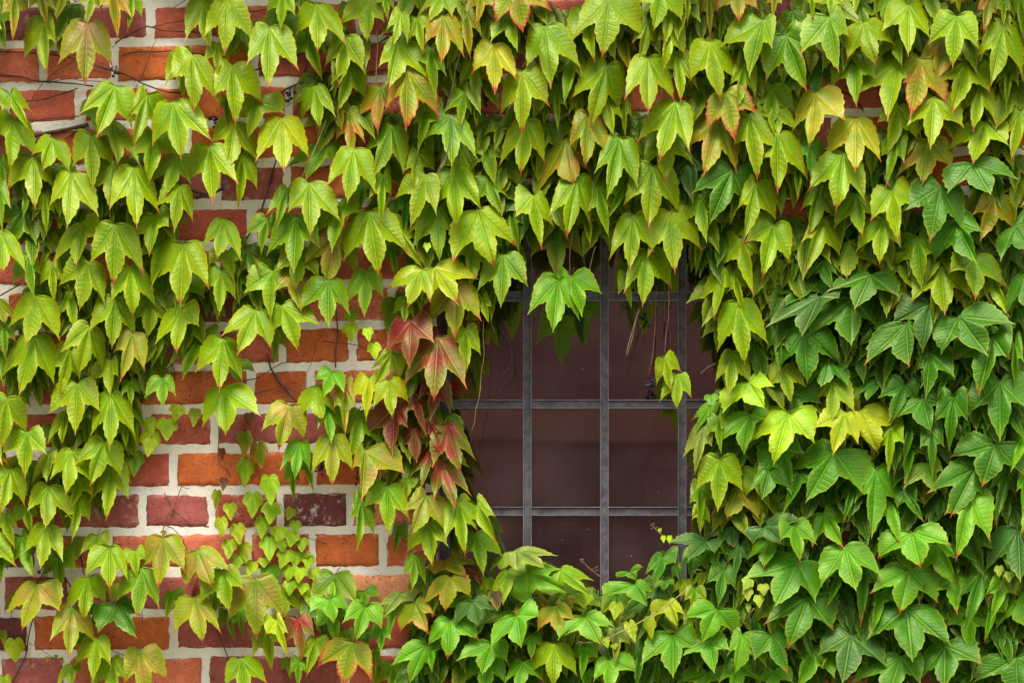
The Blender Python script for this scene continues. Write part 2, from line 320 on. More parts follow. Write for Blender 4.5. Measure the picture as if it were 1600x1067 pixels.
def build_wall():
    V = []; F = []; T = []; B = []; RM = []
    def brick(x0, x1, y0, y1, tint, bloom, hi):
        nonlocal V, F, T, B, RM
        if x0 < WIN[1] and x1 > WIN[0] and y0 < WIN[3] and y1 > WIN[2]:
            # trim at the opening
            parts = []
            if x0 < WIN[0] - 14: parts.append((x0, min(x1, WIN[0]), y0, y1))
            if x1 > WIN[1] + 14: parts.append((max(x0, WIN[1]), x1, y0, y1))
            if not parts:
                if y0 < WIN[2] - 14: parts.append((x0, x1, y0, WIN[2]))
                elif y1 > WIN[3] + 14: parts.append((x0, x1, WIN[3], y1))
            for p in parts: one(*p, tint, bloom, hi)
            return
        one(x0, x1, y0, y1, tint, bloom, hi)
    def one(x0, x1, y0, y1, tint, bloom, hi):
        W = (x1 - x0) * S; H = (y1 - y0) * S
        nx, nz = (max(4, int(W / 0.0075)), max(3, int(H / 0.0075))) if hi else (5, 3)
        base = len(V); dep = R.uniform(-0.0015, 0.0015); sx = R.uniform(-.002, .002); rr = 0.005
        tilt = R.uniform(-0.003, 0.003)
        us = [0, 0.0] + [i / nx for i in range(1, nx)] + [1.0, 1.0]; ws = [0, 0.0] + [j / nz for j in range(1, nz)] + [1.0, 1.0]
        for j, wv in enumerate(ws):
            for i, u in enumerate(us):
                back = i == 0 or j == 0 or i == len(us) - 1 or j == len(ws) - 1
                px = x0 + u * (x1 - x0); py = y1 - wv * (y1 - y0)
                X = wx(px); Z = wz(py + slope(px, py)) + tilt * (u - .5)
                ex = min(u, 1 - u) * W; ez = min(wv, 1 - wv) * H; e = min(ex, ez)
                nn = noise.noise(Vector((X * 9 + dep * 900, Z * 14, 3.1)))
                n2 = noise.noise(Vector((X * 70, Z * 70, 1.7)))
                inset = 0.0030 * nn + 0.0030 * n2 + 0.0016 * noise.noise(Vector((X * 190, Z * 190, 6.6)))
                if e < 0.001:
                    if ex <= ez: X += (inset + .0008) * (1 if u < .5 else -1)
                    if ez <= ex + 1e-9: Z += (inset + .0008) * (1 if wv < .5 else -1)
                Y = -0.0045 + dep - 0.0012 * nn - 0.0007 * n2
                if e < rr: Y += 0.0030 * (1 - e / rr) ** 2
                if back: Y = 0.05
                V.append((X, Y, Z)); T.append(tint); B.append(bloom); RM.append(max(0.0, 1 - e / 0.010))
        c = len(us)
        for j in range(len(ws) - 1):
            for i in range(c - 1):
                a = base + j * c + i; F.append([a, a + 1, a + c + 1, a + c])
    for k in range(-10, 32):
        yt = 67 + PITCH * k + 6.5 ; yb = 67 + PITCH * (k + 1) - 5.5
        # course -1 shows between y 10 and 62
        js = COURSES.get(k) or [R.choice([0, 55, 110, 165]) - 55]
        js = list(js); alt = R.random() < .5
        while js[-1] < 2300: js.append(js[-1] + (218 if alt else 109) + R.uniform(-4, 4)); alt = not alt
        while js[0] > -700: js.insert(0, js[0] - (218 if alt else 109) + R.uniform(-4, 4)); alt = not alt
        for a, b in zip(js, js[1:]):
            key = None
            for (kk, xx), c in KNOWN.items():
                if kk == k and a < xx < b: key = c
            if key is None: key = R.choice('rrrppdsob' if R.random() < .8 else 'so')
            t = np.array(TINTS[key]) * R.uniform(1.0, 1.22)
            hi = -60 < k * 63 + 67 < 1100 and b > -30 and a < 1630
            bloom = 1.0 if (k == 11 and a < 500 < b) else (0.45 if R.random() < .12 else 0.06)
            brick(a + 5.5, b - 5.5, yt + R.uniform(-1.2, 1.2), yb + R.uniform(-1.2, 1.2), t, bloom, hi)
    mesh_obj('brickwork', V, F, M_BRICK, WALL, True, {'bloom': B, 'rim': RM}, {'tint': np.array(T)})
    # mortar, a rough sheet a few millimetres behind the brick faces, open at the window
    V = []; F = []
    X0, X1, Y0, Y1 = -700, 2300, -560, 2040
    xs = sorted(set([float(x) for x in np.arange(-40, 1641, 5.5) if not (WIN[0] < x < WIN[1])] + [X0, -300, X1, 2000] + [WIN[0], WIN[1]]))
    ys = sorted(set([float(y) for y in np.arange(-40, 1110, 5.5)] + [Y0, -300, 1500, Y1, WIN[2], WIN[3]]))
    for y in ys:
        for x in xs:
            X, Z = wx(x), wz(y)
            n = noise.noise(Vector((X * 60, Z * 60, 9))) * 0.0013 + noise.noise(Vector((X * 14, Z * 14, 4))) * 0.0014
            V.append((X, -0.0010 + n, Z))
    c = len(xs)
    for j in range(len(ys) - 1):
        for i in range(c - 1):
            if xs[i] >= WIN[0] and xs[i+1] <= WIN[1] and ys[j] >= WIN[2] and ys[j+1] <= WIN[3]: continue
            a = j * c + i; F.append([a, a + c, a + c + 1, a + 1])
    mesh_obj('mortar', V, F, M_MORTAR, WALL, True)
    # rest of the wall thickness, open at the window
    k = MB(); x0, x1, z1, z0 = wx(WIN[0]), wx(WIN[1]), wz(WIN[2]), wz(WIN[3])
    k.box((wx(-700), 0.052, 0), (x0, 0.36, wz(-560))); k.box((x1, 0.052, 0), (wx(2300), 0.36, wz(-560)))
    k.box((x0, 0.052, z1), (x1, 0.36, wz(-560))); k.box((x0, 0.052, 0), (x1, 0.36, z0))
    k.build('wall_core', simple('core', (0.2, 0.06, 0.04), (0.3, 0.1, 0.06), 12, 0.9), WALL, False)
    k = MB(); k.box((x0 - .02, 0.003, z0), (x0, 0.052, z1)); k.box((x1, 0.003, z0), (x1 + .02, 0.052, z1)); k.box((x0, 0.003, z1), (x1, 0.052, z1 + .02)); k.box((x0, 0.003, z0 - .02), (x1, 0.052, z0))
    k.build('window_reveal', simple('reveal', (0.26, 0.09, 0.06), (0.2, 0.07, 0.05), 12, 0.9), WALL, False)
build_wall()

def build_window():
    DG = -0.035                       # glass this far behind the brick face (negative = behind)
    yg = 0.070
    x0, x1, z1, z0 = wx(WIN[0]), wx(WIN[1]), wz(WIN[2]), wz(WIN[3])
    def gx(p): return wx(p, -yg)
    def gz(p): return wz(p, -yg)
    k = MB(); k.box((gx(660), yg, gz(990)), (gx(1225), yg + 0.004, gz(270)))
    win = k.build('window', M_GLASS, WALL, False); win['label'] = 'dark multi-pane window with slim grey bars'
    f = MB(); fw = 0.022
    f.box((x0 + .001, yg - 0.023, z0 + .001), (gx(703), yg - .001, z1 - .001)); f.box((gx(1184), yg - 0.023, z0 + .001), (x1 - .001, yg - .001, z1 - .001))
    f.box((gx(703), yg - 0.0225, z1 - 0.028), (gx(1184), yg - .001, z1 - .001)); f.box((gx(703), yg - 0.0225, z0 + .001), (gx(1184), yg - .001, z0 + .028))
    f.build('frame', M_DARKFRAME, win, False)
    # glazing bars: flat with a small bead along each edge
    g = MB(); g2 = MB()
    hw = 6.5; bead = 1.0
    vx = [703.5, 824.3, 944.5, 1065.8, 1187]; hy = [297, 464, 632, 799, 960]
    def bar(a, b, depth0, horizontal):
        x0_, x1_, za, zb = gx(a[0]), gx(b[0]), gz(b[1]), gz(a[1])
        g.box((x0_, depth0, za), (x1_, yg - .0005, zb))
    def vseg(x, ya, yb):
        bar((x - hw + bead, ya), (x + hw - bead, yb), yg - .0065, False)
        g2.box((gx(x - hw), yg - .0105, gz(yb)), (gx(x - hw + bead), yg - .0005, gz(ya))); g2.box((gx(x + hw - bead), yg - .0105, gz(yb)), (gx(x + hw), yg - .0005, gz(ya)))
    def hseg(y, xa, xb):
        bar((xa, y - hw + bead + .2), (xb, y + hw - bead - .2), yg - .0062, True)
        g2.box((gx(xa), yg - .0103, gz(y - hw + bead)), (gx(xb), yg - .0005, gz(y - hw))); g2.box((gx(xa), yg - .0083, gz(y + hw)), (gx(xb), yg - .0005, gz(y + hw - bead)))
    for x in vx[1:-1]:
        vseg(x, 300, 955)
    for y in hy[1:-1]:
        for i in range(len(vx) - 1):
            hseg(y, (vx[i] + hw + .05) if i else 690, (vx[i+1] - hw - .05) if i < 3 else 1198)
    g.build('glazing_bars', M_FRAME, win, False); g2.build('putty_bead', simple('bead', (0.15, 0.15, 0.162), (0.23, 0.225, 0.24), 60, 0.38, 0.2, 0.0005, 0.5), win, False)  # beads lighter than the bars: edge highlight put into their colour
    # bolt heads and old paint drips are too small; an added sheet inside lends the panes the reflection's red
    c = []; fc = []; nx, nz = 60, 4
    for j in range(nz + 1):
        for i in range(nx + 1):
            X = gx(650) + (gx(1235) - gx(650)) * i / nx; Z = gz(1000) + (gz(262) - gz(1000)) * j / nz
            c.append((X, yg + 0.10 + 0.006 * math.sin(i * 0.9) + 0.003 * noise.noise(Vector((X * 8, Z * 3, 0))), Z))
    for j in range(nz):
        for i in range(nx):
            a = j * (nx + 1) + i; fc.append([a, a + 1, a + nx + 2, a + nx + 1])
    mesh_obj('added_sheet', c, fc, M_ADDED_SHEET, win, True)
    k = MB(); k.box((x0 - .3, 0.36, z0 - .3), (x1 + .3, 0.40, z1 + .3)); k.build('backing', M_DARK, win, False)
build_window()

# ---------------------------------------------------------------- ivy
# half outline of a three-pointed leaf, petiole notch at (0,0), middle tip at (0,-1)
HALF_A = [(0.0, 0.0), (0.05, 0.026), (0.11, 0.040), (0.18, 0.036), (0.25, 0.012), (0.318, -0.04), (0.375, -0.10), (0.418, -0.17), (0.450, -0.24), (0.475, -0.31),
        (0.495, -0.38), (0.512, -0.46), (0.520, -0.54), (0.524, -0.62), (0.534, -0.715), (0.580, -0.86), (0.478, -0.735), (0.400, -0.655), (0.334, -0.603), (0.275, -0.564), (0.228, -0.540),
        (0.193, -0.527), (0.196, -0.59), (0.188, -0.65), (0.168, -0.715), (0.140, -0.785), (0.096, -0.855), (0.052, -0.93), (0.020, -1.00), (0.0, -1.08)]
HALF_B = [(0.0, 0.0), (0.035, 0.05), (0.09, 0.095), (0.17, 0.115), (0.26, 0.10), (0.335, 0.055), (0.395, -0.01), (0.435, -0.08), (0.465, -0.16), (0.49, -0.24),
        (0.508, -0.33), (0.522, -0.42), (0.530, -0.51), (0.533, -0.60), (0.541, -0.705), (0.582, -0.86), (0.484, -0.727), (0.408, -0.640), (0.342, -0.572), (0.288, -0.531), (0.238, -0.502),
        (0.198, -0.484), (0.210, -0.56), (0.205, -0.64), (0.183, -0.72), (0.148, -0.795), (0.100, -0.87), (0.056, -0.94), (0.021, -1.00), (0.0, -1.08)]
HEART = [(0.0, 0.0), (0.05, 0.06), (0.14, 0.11), (0.25, 0.12), (0.35, 0.07), (0.43, -0.02), (0.49, -0.14), (0.53, -0.26), (0.55, -0.40), (0.49, -0.45), (0.41, -0.485),
         (0.335, -0.52), (0.30, -0.59), (0.26, -0.68), (0.19, -0.79), (0.09, -0.91), (0.0, -1.02)]
RINGS = [0.16, 0.34, 0.52, 0.68, 0.82, 0.93, 1.0]
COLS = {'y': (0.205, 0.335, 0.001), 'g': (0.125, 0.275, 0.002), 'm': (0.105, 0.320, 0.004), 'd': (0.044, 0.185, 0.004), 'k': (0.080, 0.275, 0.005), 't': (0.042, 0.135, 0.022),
        'l': (0.36, 0.58, 0.010), 'j': (0.34, 0.48, 0.05), 'e': (0.33, 0.42, 0.006), 'v': (0.20, 0.25, 0.04), 'o': (0.20, 0.25, 0.004), 'u': (0.20, 0.27, 0.005), 'p': (0.33, 0.36, 0.015),
        'q': (0.33, 0.33, 0.015), 'w': (0.25, 0.24, 0.03), 's': (0.26, 0.085, 0.035), 'r': (0.22, 0.012, 0.024), 'n': (0.07, 0.035, 0.015), 'i': (0.080, 0.180, 0.003), 'h': (0.040, 0.135, 0.006)}  # i and h: greens darkened to paint the shade between leaves
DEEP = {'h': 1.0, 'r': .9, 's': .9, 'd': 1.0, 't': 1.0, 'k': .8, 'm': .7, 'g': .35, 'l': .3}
PCOL = (0.20, 0.17, 0.03)

def leaf_geo(P, L, C, Rr, code, dbase, kind='leaf', width=None, rng=R):
    """Vertices of one leaf. P,L,C,Rr are the stalk and tip points in photo pixels; dbase is how far its base stands off the wall."""
    P = np.array(P, float); C = np.array(C, float)
    col = code[0]; redn = (int(code[1]) if len(code) > 1 and code[1].isdigit() else 0)
    if col == 'r' and kind == 'leaf': redn = 0
    if col == 's': redn = min(redn, 2)
    if kind == 'heart':
        cv = C - P; per = np.array([cv[1], -cv[0]]); per /= np.linalg.norm(per)   # to the right when the tip points down
        half = HEART; Rv = per * width * 0.5 / 0.53 * 0.53 + cv * 0.38; Lv = -per * width * 0.5 / 0.53 * 0.53 + cv * 0.38
        refR = (0.55, -0.40); tip_i = (8,)
    else:
        cv = C - P; Rv = np.array(Rr, float) - P; Lv = np.array(L, float) - P
        hb = min(1.0, max(0.0, rng.uniform(.65, 1.1) if col in 'dtkml' else rng.uniform(-.3, .6))); half = [(a[0] * (1 - hb) + b[0] * hb, a[1] * (1 - hb) + b[1] * hb) for a, b in zip(HALF_A, HALF_B)]; refR = (0.562, -0.82); tip_i = (15,)
    clen = np.linalg.norm(cv)
    def side_fix(v, sgn):
        # keep each side lobe on its own side of the midrib
        ang = math.atan2(cv[0] * v[1] - cv[1] * v[0], cv @ v)   # >0 clockwise in image space
        a = -ang * sgn; ln = np.linalg.norm(v); ln = min(max(ln, clen * 0.45), clen * 1.5) if kind == 'leaf' else ln
        a = min(max(a, math.radians(24)), math.radians(112)); a = -a * sgn
        u = cv / clen; c_, s_ = math.cos(a), math.sin(a)
        return np.array([u[0] * c_ - u[1] * s_, u[0] * s_ + u[1] * c_]) * ln
    Rv = side_fix(Rv, 1); Lv = side_fix(Lv, -1)
    # outline (left side then right side), with little irregular teeth
    half = np.array(half); nH = len(half)
    def tooth(h, seed):
        rg = random.Random(seed); o = h.copy()
        for i in range(5, nH - 1):
            if i in tip_i or i in (21, 22): continue
            d = h[i] / (np.linalg.norm(h[i]) + 1e-6); o[i] = h[i] + d * (0.016 if i % 2 else -0.010) * rg.uniform(.5, 1.8) + np.array([rg.uniform(-.008, .008), rg.uniform(-.008, .008)])
        return o
    hr = tooth(half, rng.random()); hl = tooth(half, rng.random())
    pts = [('l', q) for q in hl[1:-1]] + [('c', half[-1])] + [('r', q) for q in hr[1:-1]][::-1]
    sh = rng.uniform(0.6, 1.15)      # shoulder fullness
    size = clen * S; wid = rng.uniform(.97, 1.05)
    droop = rng.uniform(0.20, 0.62); fold = rng.uniform(0.05, 0.30); curl = rng.uniform(0.15, 0.5); cup = rng.uniform(-.05, .16)
    tipc = rng.uniform(-.25, .12); twist = rng.uniform(-.26, .26); wav = rng.uniform(0.0, .05); puff = rng.uniform(.015, .06); fold2 = rng.uniform(.25, .95) if kind == 'leaf' else rng.uniform(0, .2); wph = rng.uniform(0, 6)
    foldL = rng.uniform(.3, 1.6); foldR = rng.uniform(.3, 1.6)
    if kind == 'heart': droop = rng.uniform(.08, .45); puff = .01; cup = 0
    V = []; S_ = []; T_ = []; E_ = []; RD = []; RM_ = []
    def put(side, q, r, oi):
        x, y = q[0] * r, q[1] * r
        if y > 0: y *= sh
        x *= wid
        b = x / refR[0]; a = -(y - b * refR[1])
        v2 = a * cv + b * (Rv if side != 'l' else Lv)
        xs = x if side != 'l' else -x
        # rib coordinates
        rb = math.hypot(*refR)
        dr = abs(x * -refR[1] / rb - (-y) * refR[0] / rb) if (x * refR[0] + y * refR[1]) > 0 else 9
        sr = (x * refR[0] + y * refR[1]) / rb
        dc = abs(x); sc = -y
        du = abs(y * 0.95 - x * 0.06 + 0.02); su = x
        if dc <= dr and y < -0.02 and dc <= du: t_, s_ = dc, sc
        elif dr <= du: t_, s_ = dr, sr
        else: t_, s_ = du + 0.004, su
        ridge = min(dc if y < 0 else 9, dr, 0.16)
        # outward displacement in units of leaf length
        h = droop * max(0.0, -y) * 0.95                       # the blade hangs away from the wall
        fl = foldL if side == 'l' else foldR
        h -= 0.22 * fl * x * x + 0.4 * fold * max(0, x - 0.30) + fold2 * (fl * .5 + .5) * max(0.0, 0.939 * x + 0.344 * y)   # side lobes fold back
        h -= curl * (max(0.0, y + 0.12) ** 2) * 3.2              # shoulders roll back to the wall
        h += cup * ridge * 1.6 
        h += puff * math.sin(min(1.0, ridge / .16) * math.pi / 2) * min(1.0, r * 1.6) 
        h += tipc * max(0.0, -y - 0.62) ** 2 * 2.2
        h += twist * xs * (0.6 - y)
        h += wav * math.sin(wph + xs * 9 + y * 7) * r
        d = max(0.012, dbase + h * size)
        if kind == 'heart': d = max(0.008, dbase + h * size)
        px, py = P[0] + v2[0], P[1] + v2[1]
        V.append((wx(px, d), -d, wz(py, d)))
        S_.append(s_); T_.append(t_); 
        tipn = max(0.0, 1.12 - 5.0 * math.hypot(x - refR[0], y - refR[1]), 1.12 - 4.2 * math.hypot(x, y + 1.04))
        low = min(1.0, max(0.0, -y * 1.3 + .25))
        E_.append(max(r ** 7 * (0.30 + .09 * min(redn, 6)) * (.45 + .55 * low), tipn * 1.0)); RM_.append(r); RD.append((0.34 if col in 'yupqwoe' else .12, .46, .54, .62, .68, .74, .80, .86, .92, 1)[redn])
    F = []
    put('c', (0.0, -0.0), 0.0, 0)
    n = len(pts)
    for r in RINGS:
        for i, (sd_, q) in enumerate(pts): put(sd_, q, r, i)
    for i in range(n - 1): F.append([0, 1 + i, 2 + i])
    for j in range(len(RINGS) - 1):
        a = 1 + j * n; b = a + n
        for i in range(n - 1): F.append([a + i, b + i, b + i + 1, a + i + 1])
    nb = len(V)
    # stalk: rises from the notch and bends back to the wall
    if kind == 'leaf' or clen > 60:
        p0 = Vector(V[0]); k = MB(); ln = size * rng.uniform(.35, .6); sx = rng.uniform(-.35, .35)
        path = [p0, p0 + Vector((sx * ln * .2, dbase * .12, ln * .10)), p0 + Vector((sx * ln * .4, dbase * .5, ln * .22)), Vector((p0[0] + sx * ln * .6, -0.006, p0[2] + ln * .30))]
        k.tube(smooth_path(path, 0.02), 0.0013 if kind == 'leaf' else .0007, 0.0011 if kind == 'leaf' else .0006, 4)
        V += k.v; F += [[nb + q for q in f] for f in k.f]; m = len(k.v)
        S_ += [0.03] * m; T_ += [0.5] * m; E_ += [0.0] * m; RD += [0.0] * m; RM_ += [0.0] * m
    c = np.array(COLS[col]) * rng.uniform(0.76, 1.0); c = c * np.array([rng.uniform(.88, 1.10), 1.0, 1.0])
    colr = np.tile(c, (len(V), 1))
    q0 = rng.uniform(0, 99)
    def patch(k, sc): return noise.noise(Vector((V[k][0] * sc + q0, V[k][2] * sc, q0)))
    if col in 'srwu' or (col == 'o'):
        alt = {'s': (0.25, 0.010, 0.024), 'r': (0.15, 0.10, 0.02), 'w': (0.36, 0.17, 0.11), 'u': (0.40, 0.20, 0.05), 'o': (0.42, 0.095, 0.022)}[col]
        c0 = np.array((0.13, 0.13, 0.010)) if col == 's' else c
        for k in range(nb):
            rr_ = RM_[k]; z_ = patch(k, 30)
            if col == 's': a = (0.90 - rr_ * 0.75) + z_ * 1.1
            elif col == 'r': a = 0.16 + z_ * .8 - rr_ * .15
            elif col == 'w': a = (0.95 - rr_ * 1.5) + z_ * .6
            elif col == 'u': a = (0.55 - abs(rr_ - .45) * 1.3) + z_ * .7
            else: a = rr_ * .45 + z_ * 1.0 - .2
            a = min(1, max(0, a)); colr[k] = c0 * (1 - a) + np.array(alt) * a
    for k in range(nb):
        z_ = patch(k, 11); colr[k] = colr[k] * (1 + .16 * z_) * np.array((1 + .14 * z_ + .10 * (1 - RM_[k]), 1.0 + .08 * (1 - RM_[k]), 1.0))
    colr[nb:] = PCOL if col not in 'rs' else (0.2, 0.04, 0.03)
    return dict(v=V, f=F, s=S_, t=T_, e=E_, rd=RD, rm=RM_, c=colr, deep=[DEEP.get(col, 0.15)] * len(V), p=P, cen=(P + C) / 2, size=clen, code=code)

